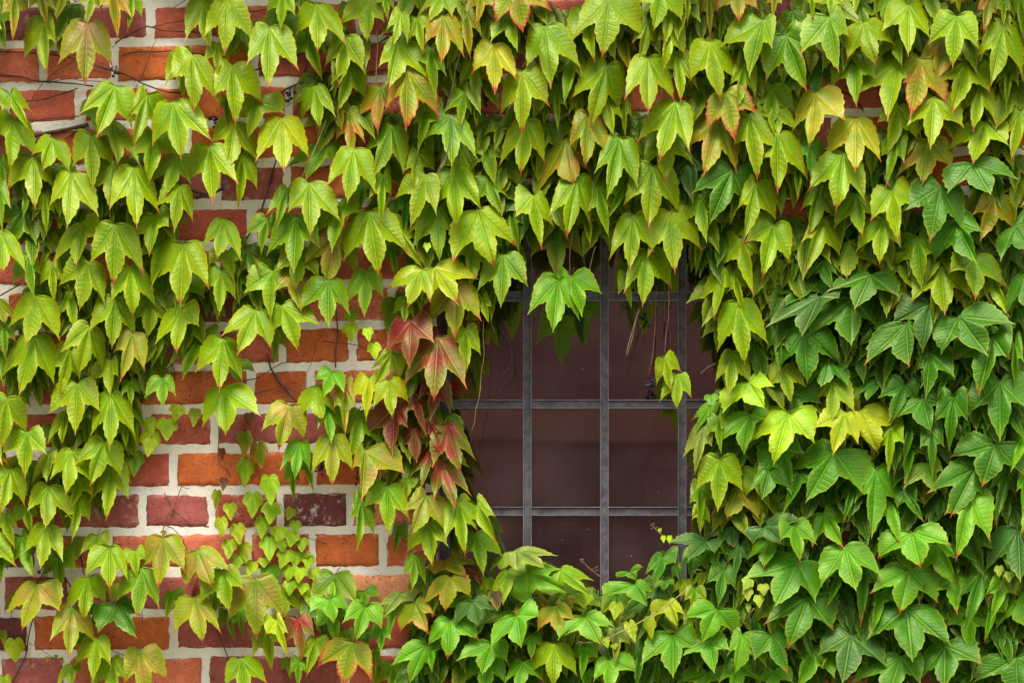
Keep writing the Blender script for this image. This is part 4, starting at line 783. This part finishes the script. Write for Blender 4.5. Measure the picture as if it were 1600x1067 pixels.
1285 420 1285 478 60 j0;1340 450 1340 508 66 j0;1335 350 1335 432 60 m0
K 900 510
750 380 755 440 85 m0
"""

# ---- read the leaf survey
SURVEY = []; KK = 1 / 3.5575
mode = None
for line in LEAVES.strip().split('\n'):
    if line[0] in 'TKGH' and line[1] == ' ':
        a = line.split(); mode = a[0]; ox, oy = float(a[1]), float(a[2]); continue
    for ent in line.split(';'):
        a = ent.split(); code = a[-1]; q = [float(z) * KK for z in a[:-1]]
        if mode == 'K':
            P = (ox + q[0], oy + q[1]); C = (ox + q[2], oy + q[3]); wd = q[4] * .93
            SURVEY.append(('heart', P, None, C, None, code, wd, mode))
        else:
            pt = [(ox + q[i], oy + q[i+1]) for i in (0, 2, 4, 6)]
            if mode == 'T': pt = [pt[0]] + [(pt[0][0] + (p_[0] - pt[0][0]) * 1.13, pt[0][1] + (p_[1] - pt[0][1]) * 1.05) for p_ in pt[1:]]
            SURVEY.append(('leaf', pt[0], pt[1], pt[2], pt[3], code, None, mode))

# ---- the separate plants
VN = {}
def vine(key, name, label, cat='ivy', group='climbing ivy on the brick wall'):
    VN[key] = dict(o=thing(name, label, cat, group if name == 'ivy_vine' else None), leaves=[], stems=[], berries=[])
vine('corner', 'ivy_vine', 'short fringe of reddish-edged ivy leaves hanging into the top left corner above bare bricks')
vine('upperleft', 'ivy_vine', 'sparse yellow-green ivy with an orange-edged leaf over the bricks at upper left')
vine('left', 'ivy_vine', 'thick yellow-green ivy carpet along the left edge, above the big bare brick patch')
vine('midleft', 'ivy_vine', 'light green ivy spreading over bricks midway between the left edge and the window')
vine('topmid', 'ivy_vine', 'yellow-green ivy curtain hanging over the top of the window, pointed tips against dark glass')
vine('topright', 'ivy_vine', 'yellow-green ivy with a few orange star leaves filling the top right corner')
vine('jamb', 'ivy_vine', 'ivy strand down the left side of the window with crimson and pink leaves')
vine('bottomleft', 'ivy_vine', 'orange-tinged ivy garland running across the lowest bricks at bottom left')
vine('sill', 'ivy_vine', 'bright green ivy mound heaped below the window with yellow young leaves')
vine('rightjamb', 'ivy_vine', 'mixed lime and deep green ivy crowding the right side of the window')
vine('right', 'ivy_vine', 'dark green ivy mass covering the wall at middle right edge, few yellow leaves')
vine('lowright', 'ivy_vine', 'deep green glossy ivy filling the bottom right corner')
vine('shoot', 'ivy_shoot', 'young trailing shoot of tiny round lime leaves on bricks above the bottom garland', 'ivy shoot')
vine('shoot2', 'ivy_shoot', 'small round yellow-green leaves at the tip of a strand beside bare bricks at left', 'ivy shoot')
vine('sprig', 'ivy_sprig', 'bright green sprig of two overlapping leaves hanging alone before the upper panes', 'ivy sprig')
vine('sprig2', 'ivy_sprig', 'little yellow-green sprig of two stacked leaves in front of the right window bar', 'ivy sprig')
def zone(x, y, mode, kind):
    if mode == 'G': return 'sprig'
    if mode == 'H': return 'sprig2'
    if kind == 'heart' and 325 < x < 530 and 560 < y < 925: return 'shoot'
    if kind == 'heart' and 200 < x < 325 and 600 < y < 740: return 'shoot2'
    if kind == 'heart' and 520 < x < 590 and 470 < y < 560: return 'midleft'
    if y > 830 and x < 560: return 'bottomleft'
    if x > 1130 and y > 780: return 'lowright' if x > 1290 else ('rightjamb' if y < 860 else 'sill' if x < 1200 else 'lowright')
    if y > 850: return 'sill'
    if 545 < x < 760 and y > 420 : return 'jamb'
    if x > 1290 and y > 360: return 'right'
    if x > 1060 and y > 350: return 'rightjamb'
    if x > 1030: return 'topright'
    if x > 590: return 'topmid'
    if x < 230 and y < 60: return 'corner'
    if x >= 230 and y < 240: return 'upperleft'
    if x < 310: return 'left'
    return 'midleft'

placed = []
for kind, P, L, C, Rr, code, wd, md in SURVEY:
    base = {'b': 0.026, 'f': 0.078}.get(code[-1], 0.054) + R.uniform(-.008, .008)
    ln = math.hypot(C[0] - P[0], C[1] - P[1])
    if kind == 'heart': base = R.uniform(.014, .034) if ln < 45 else .06
    if kind == 'heart' and md == 'K' and P[0] > 560: base = .085
    if ln < 32 and kind == 'leaf': base = min(base, .035)
    if md in 'GH': base = .07 if code[-1] == 'f' else .062
    z = zone(P[0], P[1], md, kind)
    g = leaf_geo(P, L, C, Rr, code, base, kind, wd)
    if z == 'right' or z == 'lowright' : pass
    VN[z]['leaves'].append(g); placed.append((P[0], P[1], C[0], C[1], code, z))

# ---- inner leaves with shade painted in as darker greens, behind the outer ones, wherever the ivy is thick
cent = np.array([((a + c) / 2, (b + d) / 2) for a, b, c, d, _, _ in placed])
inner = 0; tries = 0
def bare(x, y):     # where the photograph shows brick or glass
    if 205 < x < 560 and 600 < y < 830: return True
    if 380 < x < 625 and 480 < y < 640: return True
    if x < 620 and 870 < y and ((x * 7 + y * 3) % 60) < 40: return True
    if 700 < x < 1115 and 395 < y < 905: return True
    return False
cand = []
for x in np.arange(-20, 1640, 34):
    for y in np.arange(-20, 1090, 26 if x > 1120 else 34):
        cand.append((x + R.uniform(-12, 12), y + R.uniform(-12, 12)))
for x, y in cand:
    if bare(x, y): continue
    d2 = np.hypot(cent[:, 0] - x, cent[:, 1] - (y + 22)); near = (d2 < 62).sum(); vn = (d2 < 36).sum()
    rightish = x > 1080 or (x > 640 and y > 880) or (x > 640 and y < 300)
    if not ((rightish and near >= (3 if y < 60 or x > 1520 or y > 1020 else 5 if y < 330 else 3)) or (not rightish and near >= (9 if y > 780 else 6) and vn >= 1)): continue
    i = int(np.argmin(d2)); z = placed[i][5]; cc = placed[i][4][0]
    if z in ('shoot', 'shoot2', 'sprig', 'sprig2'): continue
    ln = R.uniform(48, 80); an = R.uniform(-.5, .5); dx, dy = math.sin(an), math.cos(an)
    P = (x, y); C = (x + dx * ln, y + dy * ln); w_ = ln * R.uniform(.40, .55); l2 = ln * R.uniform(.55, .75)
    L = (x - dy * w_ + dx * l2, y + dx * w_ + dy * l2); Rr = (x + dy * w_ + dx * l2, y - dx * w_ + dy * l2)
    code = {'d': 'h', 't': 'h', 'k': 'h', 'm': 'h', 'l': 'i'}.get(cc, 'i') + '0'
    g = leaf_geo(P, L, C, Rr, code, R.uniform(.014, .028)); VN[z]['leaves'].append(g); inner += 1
# ---- the ivy carries on a little past the frame
for x, y in [(R.uniform(-260, 1860), R.uniform(-230, 1330)) for _ in range(900)]:
    if -30 < x < 1630 and -60 < y < 1085: continue
    ln = R.uniform(60, 100); an = R.uniform(-.35, .35); dx, dy = math.sin(an), math.cos(an)
    P = (x, y); C = (x + dx * ln, y + dy * ln); w_ = ln * .5; l2 = ln * .65
    if C[1] > -12 and y < 0 and -30 < x < 1630: continue
    L = (x - dy * w_ + dx * l2, y + dx * w_ + dy * l2); Rr = (x + dy * w_ + dx * l2, y - dx * w_ + dy * l2)
    i = int(np.argmin(np.hypot(cent[:, 0] - x, cent[:, 1] - y))); z = placed[i][5]; cc = placed[i][4][:2]
    if z in ('shoot', 'shoot2', 'sprig', 'sprig2'): continue
    g = leaf_geo(P, L, C, Rr, cc, R.uniform(.03, .09)); g['size'] *= .01; VN[z]['leaves'].append(g)

# ---- stems
def P3(ox, oy, pts, d): return [Vector((wx(ox + a * KK, d), -d, wz(oy + b * KK, d))) for a, b in pts]
def stem(key, ox, oy, pts, r, mat=None, d=0.010, r1=None, jit=.0022):
    pth = smooth_path(P3(ox, oy, pts, d), 0.012); out = []
    sd_ = R.uniform(0, 50)
    for i, p in enumerate(pth):
        q = Vector((p.x * 26, p.z * 26, sd_)); out.append(p + Vector((noise.noise(q) * jit, noise.noise(q + Vector((9, 0, 0))) * .002, noise.noise(q + Vector((0, 9, 0))) * jit)))
    mb = MB(); VN[key]['stems'].append((mb, mat or M_STEM))
    r = r * 1.25 if mat is None else r * .8
    mb.tube(out, r, r if r1 is None else r1, 6, .18, R)
    if r > .0012 and mat in (None, M_REDSTEM):      # holdfasts
        for i in range(2, len(out) - 1, 3):
            if R.random() < .45:
                a = R.uniform(0, 6.28); e = out[i] + Vector((math.cos(a) * .008, .004, math.sin(a) * .008)); mb.tube([out[i], (out[i] + e) / 2 + Vector((0, -.001, .001)), e], .0006, .0004, 4)
def berries(key, ox, oy, u, v, n, spread=34, d=.03):
    mb = VN[key]['berries']; b = MB(); c = P3(ox, oy, [(u, v)], d)[0]
    top = c + Vector((0, .012, .02))
    for _ in range(n):
        p = c + Vector((R.uniform(-1, 1) * spread * KK * S, R.uniform(-.008, .008), R.uniform(-1, 1) * spread * KK * S)); b.ball(p, R.uniform(.0026, .0042)); b.tube([top, (top + p) / 2 + Vector((0, 0, .002)), p], .0006, .0005, 4)
    mb.append(b)
STEMS = [
 ('corner',0,0,[(-40,415),(100,425),(200,450),(330,460),(520,480)],2.6), ('corner',0,0,[(-40,288),(130,295),(300,310),(420,330),(560,375),(700,415),(820,480),(940,510),(1030,515)],2.4),
 ('upperleft',0,0,[(640,240),(720,190),(820,150),(900,170),(1040,180),(1200,190)],2.2), ('upperleft',0,0,[(680,310),(760,290),(880,290),(1000,285),(1150,310)],2.2),
 ('upperleft',0,0,[(840,150),(920,135),(1030,115)],1.8), ('left',0,0,[(-30,580),(120,565),(240,555),(330,530),(430,490)],1.9), ('left',0,0,[(160,685),(250,660),(350,655),(440,645)],1.6),
 ('left',0,0,[(150,760),(300,735),(400,715),(490,695)],6.0), ('left',0,0,[(360,775),(400,740),(470,715)],3.0), ('corner',0,0,[(150,610),(200,520),(260,440),(340,380),(420,340)],1.0),
 ('upperleft',0,0,[(730,540),(800,400),(850,260),(870,220)],.9), ('corner',0,0,[(620,270),(665,225)],.9), ('upperleft',0,0,[(960,50),(1030,0)],1.2),
 ('upperleft',300,0,[(440,550),(520,500),(600,470),(680,445),(760,420),(830,400),(960,405),(1050,385),(1120,360)],3.8), ('upperleft',300,0,[(610,480),(620,420),(645,320)],3.0),
 ('upperleft',300,0,[(330,400),(400,380),(500,350),(620,290)],3.0), ('upperleft',300,0,[(960,280),(1040,240),(1090,205)],2.6), ('upperleft',300,0,[(480,190),(560,195),(600,200)],2.6), ('upperleft',300,0,[(290,70),(360,60),(420,50)],1.6),
 ('upperleft',300,0,[(420,1060),(450,960),(470,880)],2.4), ('topmid',600,0,[(480,752),(560,740),(650,732)],3.8), ('topmid',600,0,[(980,630),(1040,620)],3.0), ('topmid',600,0,[(480,775),(560,765),(650,748)],2.5),
 ('left',0,250,[(30,255),(80,215),(110,190)],2.6), ('left',0,250,[(10,375),(120,340),(220,305)],2.6), ('left',0,250,[(60,470),(160,430),(250,370)],2.6), ('left',0,250,[(1060,165),(1150,195),(1240,155)],4.0), ('left',0,250,[(1090,215),(1160,190)],4.5),
 ('left',0,250,[(-20,765),(60,720),(120,685)],2.2), ('left',0,250,[(50,820),(110,760)],1.2), ('left',0,250,[(250,1000),(340,970),(400,945)],2.2), ('left',0,250,[(640,350),(700,335),(750,330)],3.6),
 ('midleft',300,250,[(470,-10),(440,100),(400,240),(370,320),(300,440)],2.8), ('midleft',300,250,[(800,810),(805,900),(808,1000),(800,1055),(795,1155)],2.4), ('midleft',300,250,[(290,480),(360,460)],2.0),
 ('left',0,510,[(640,315),(760,280),(850,240),(960,212)],4.0), ('left',0,510,[(190,595),(300,570),(390,540)],4.2), ('left',0,510,[(200,405),(240,380),(290,290)],1.6), ('shoot2',0,510,[(765,480),(800,400),(790,370)],2.6), ('left',0,510,[(390,660),(450,640),(560,610)],3.6),
 ('midleft',300,510,[(415,150),(440,230),(480,300),(540,370),(605,445)],3.2), ('left',0,510,[(700,970),(745,960)],1.5),
 ('bottomleft',0,767,[(190,700),(160,800),(140,920),(80,1040),(40,1110)],2.2), ('bottomleft',0,767,[(310,430),(360,480),(410,560)],2.0), ('bottomleft',0,767,[(450,360),(470,470)],2.0), ('bottomleft',0,767,[(1210,780),(1250,880),(1280,950)],1.6), ('bottomleft',0,767,[(62,640),(70,830)],1.2),
 ('bottomleft',0,767,[(-20,250),(60,310),(110,360)],4.0), ('bottomleft',0,767,[(330,560),(360,580),(410,560)],3.2),
 ('jamb',600,250,[(300,440),(310,560),(330,700),(300,880),(340,1060)],4.5), ('jamb',600,250,[(345,460),(350,620),(380,800),(350,1000)],4.0), ('jamb',600,510,[(130,190),(110,300),(100,420),(80,540)],2.2), ('jamb',600,510,[(340,900),(350,1000),(345,1100),(290,1200),(260,1400)],4.5),
 ('jamb',600,767,[(330,60),(345,160),(300,330),(220,420),(260,540)],4.0), ('jamb',600,767,[(290,310),(200,350),(250,480)],3.0), ('rightjamb',900,510,[(940,60),(1020,250),(1060,420),(1020,640),(1060,800)],6.0), ('rightjamb',900,250,[(1045,640),(1050,740),(1080,810),(1100,840)],1.6),
 ('right',1200,250,[(600,860),(650,770),(690,740)],2.4), ('topright',1200,0,[(380,500),(460,530),(530,620)],2.4), ('topright',900,0,[(1180,500),(1260,480),(1330,450)],3.0), ('topright',900,0,[(650,640),(730,615)],2.4),
 ('lowright',1200,510,[(0,760),(300,900),(650,1000),(1000,1250),(1300,1500)],5.0), ('sill',600,767,[(100,1000),(400,900),(800,870),(1200,900),(1500,960)],4.0), ('sill',600,767,[(700,520),(900,560),(1100,560)],2.4)]
for _ in range(34):          # dead creeper threads left on the bricks
    x, y = R.uniform(-20, 600), R.uniform(20, 1050); a = R.uniform(-.5, .5) + R.choice([0, 0, 1.3, 2.6]); pts_ = [(x, y)]
    for k_ in range(R.randint(3, 7)): a += R.uniform(-.5, .5); x += math.cos(a) * 17; y += math.sin(a) * 17; pts_.append((x, y))
    STEMS.append((zone(min(x, 540), y, 'T', 'leaf'), 0, 0, [(u / KK, v / KK) for u, v in pts_], R.uniform(.7, 1.5)))
for s_ in STEMS: stem(s_[0], s_[1], s_[2], s_[3], s_[4] * .00052)
stem('upperleft',300,0,[(1035,165),(1030,300),(1020,480)],.0012,M_PALESTEM,.03)
stem('midleft',300,0,[(590,1030),(640,920),(690,810),(745,670)],.0011,M_PALESTEM,.05)
stem('topmid',600,0,[(440,230),(400,370),(380,500),(325,650)],.0016,M_GREYSTEM,.07)
stem('topmid',600,0,[(372,640),(375,740),(350,860),(310,960)],.0016,M_GREYSTEM,.125)
stem('topmid',600,0,[(960,40),(900,125),(850,160)],.0011,M_REDSTEM,.03)
stem('shoot2',300,510,[(150,470),(150,620),(145,750),(200,800),(215,830)],.0012,M_REDSTEM,.010)
stem('midleft',300,510,[(300,385),(420,360),(530,330)],.0015,M_REDSTEM,.012)
stem('midleft',300,510,[(310,385),(325,375),(300,372)],.0010,M_REDSTEM,.012)
stem('bottomleft',0,510,[(1012,880),(980,960),(945,1060),(960,990)],.0013,M_REDSTEM,.010); stem('bottomleft',0,767,[(960,90),(920,160),(905,230)],.0012,M_REDSTEM,.010)
stem('bottomleft',0,510,[(1005,890),(1050,905)],.0008,M_REDSTEM,.010)
stem('shoot',300,510,[(360,760),(375,840),(430,980),(400,1100),(480,1250),(560,1330)],.0011,M_REDSTEM,.010); stem('shoot',300,510,[(330,560),(330,480),(340,400)],.0009,M_REDSTEM,.010)
stem('shoot',300,767,[(170,60),(200,160),(260,230),(290,330),(260,400)],.0009,M_REDSTEM,.010)
stem('shoot',300,767,[(400,100),(430,220),(470,330),(520,440),(600,520),(660,560)],.0012,M_REDSTEM,.012); stem('shoot',300,767,[(490,70),(530,160),(580,240),(600,330),(650,430)],.0009,M_REDSTEM,.012)
# thin hanging shoots before the glass
stem('topmid',900,250,[(445,700),(442,860),(438,960),(425,1090),(402,1198)],.0012,M_REDSTEM,.035); stem('topmid',900,250,[(350,830),(310,960),(278,1080)],.0009,M_PALESTEM,.04)
stem('topmid',900,250,[(490,650),(492,800),(488,900)],.0013,M_STEM,.02); stem('topmid',600,250,[(1175,480),(1150,580),(1125,660)],.0008,M_PALESTEM,.04)
stem('topmid',600,250,[(560,880),(555,1000),(548,1120),(520,1340),(490,1500)],.0008,M_PALESTEM,.045,jit=.004); stem('topmid',600,250,[(590,880),(618,960)],.0006,M_PALESTEM,.045)
stem('topmid',600,250,[(1410,850),(1380,980),(1345,1090)],.0007,M_PALESTEM,.04)
stem('topmid',600,250,[(630,900),(690,1000),(715,1090),(690,1160),(630,1220)],.0009,M_STEM,.0,jit=.004)
stem('sprig',600,250,[(1050,400),(1030,500),(1035,600),(1020,660)],.0011,M_REDSTEM,.06); stem('sprig',600,250,[(880,480),(950,560),(985,650)],.0008,M_REDSTEM,.06)
stem('sprig2',900,510,[(520,-260),(515,-80),(500,60),(490,170)],.0010,M_REDSTEM,.05); stem('sprig2',900,510,[(490,175),(540,230),(570,270)],.0009,M_REDSTEM,.055)
stem('rightjamb',900,510,[(690,260),(730,225),(775,205)],.0006,M_PALESTEM,.03)
# dry tendrils and the yellow runner below the window
stem('sill',900,767,[(22,378),(50,402),(80,430),(120,462),(160,492)],.0010,M_DRY,.05)
for a in ([(22,378),(35,392),(25,400)],[(50,402),(42,380),(30,376)],[(85,432),(110,425),(122,415)],[(100,445),(125,440)],[(22,378),(40,375),(48,382)]): stem('sill',900,767,a,.0008,M_DRY,.05)
stem('sill',900,767,[(425,185),(445,215),(480,245),(510,275),(540,330)],.0010,M_DRY,.06)
for a in ([(425,185),(415,195)],[(425,185),(440,180)],[(430,200),(415,210)],[(440,212),(450,200)]): stem('sill',900,767,a,.0011,M_DRY,.06)
stem('sill',900,767,[(60,840),(150,835),(220,795),(330,740),(400,700),(440,670)],.0013,M_PALESTEM,.10); stem('sill',900,767,[(440,670),(520,630),(560,590),(600,560),(640,520)],.0013,M_PALESTEM,.10)
for a in ([(60,840),(20,835),(0,850)],[(40,838),(20,855)],[(100,838),(120,850),(100,860)],[(640,450),(670,435),(700,440)],[(660,450),(680,460)],[(770,440),(800,455)]): stem('sill',900,767,a,.0009,M_DRY,.10)
stem('sill',900,767,[(990,650),(960,690),(945,740)],.0011,M_DRY,.09); stem('lowright',1200,767,[(1300,500),(1290,540),(1240,580),(1210,615)],.0011,M_DRY,.08); stem('lowright',1200,767,[(1290,440),(1310,480),(1310,520)],.0009,M_PALESTEM,.08)
for a in ([(1290,540),(1310,560)],[(1250,570),(1270,590)],[(1230,590),(1215,580)]): stem('lowright',1200,767,a,.0008,M_DRY,.08)
for k_, ox, oy, u, v, n in (('upperleft',0,0,1185,690,9),('upperleft',0,0,640,410,6),('upperleft',300,0,740,445,7),('upperleft',300,0,545,530,8),('midleft',300,0,400,430,4),('upperleft',300,0,730,750,5),
        ('midleft',300,510,720,800,9),('jamb',300,510,1155,500,9),('jamb',600,250,200,905,7),('jamb',600,250,60,1000,0),('sprig2',900,510,410,335,9),('topmid',600,0,550,560,6),('jamb',300,510,915,850,4),('bottomleft',0,767,240,480,6),('topmid',900,250,380,800,7)):
    if n: berries(k_, ox, oy, u, v, n, d=.03 if k_ != 'sprig2' else .02)

# ---- write each plant: up to 100 single leaves, the rest of its foliage in one part
def write_leaf(g, parent):
    lab = {'r': 'red leaf', 's': 'red and green leaf', 'n': 'brown withered leaf', 'e': 'yellow leaf', 'o': 'orange-tinged leaf'}.get(g['code'][0])
    return mesh_obj('leaf', g['v'], g['f'], M_LEAF, parent, True, {'vein_s': g['s'], 'vein_t': g['t'], 'edge': g['e'], 'redness': g['rd'], 'rim': g['rm'], 'deep': g['deep']}, {'tint': g['c']}, label=lab)
for key, d in VN.items():
    ls = sorted(d['leaves'], key=lambda g: -g['size'] * (0.55 if g['code'].endswith('b') else 1.0))
    own, rest = ls[:100], ls[100:]
    for g in own: write_leaf(g, d['o'])
    if rest:
        V = []; F = []; A = {k: [] for k in ('s', 't', 'e', 'rd', 'rm', 'deep')}; Cc = []
        for g in rest:
            n = len(V); V += g['v']; F += [[n + q for q in f] for f in g['f']]; Cc.append(g['c'])
            for k in A: A[k] += list(g[k])
        o = mesh_obj('foliage', V, F, M_LEAF, d['o'], True, {'vein_s': A['s'], 'vein_t': A['t'], 'edge': A['e'], 'redness': A['rd'], 'rim': A['rm'], 'deep': A['deep']}, {'tint': np.vstack(Cc)}); o['kind'] = 'stuff'
    for mb, mt in d['stems']: mb.build('tendril' if mt is not M_STEM else 'stem', mt, d['o'])
    for b in d['berries']: b.build('berry_cluster', M_BERRY, d['o'])
    print('vine', key, len(ls))
print('inner', inner)
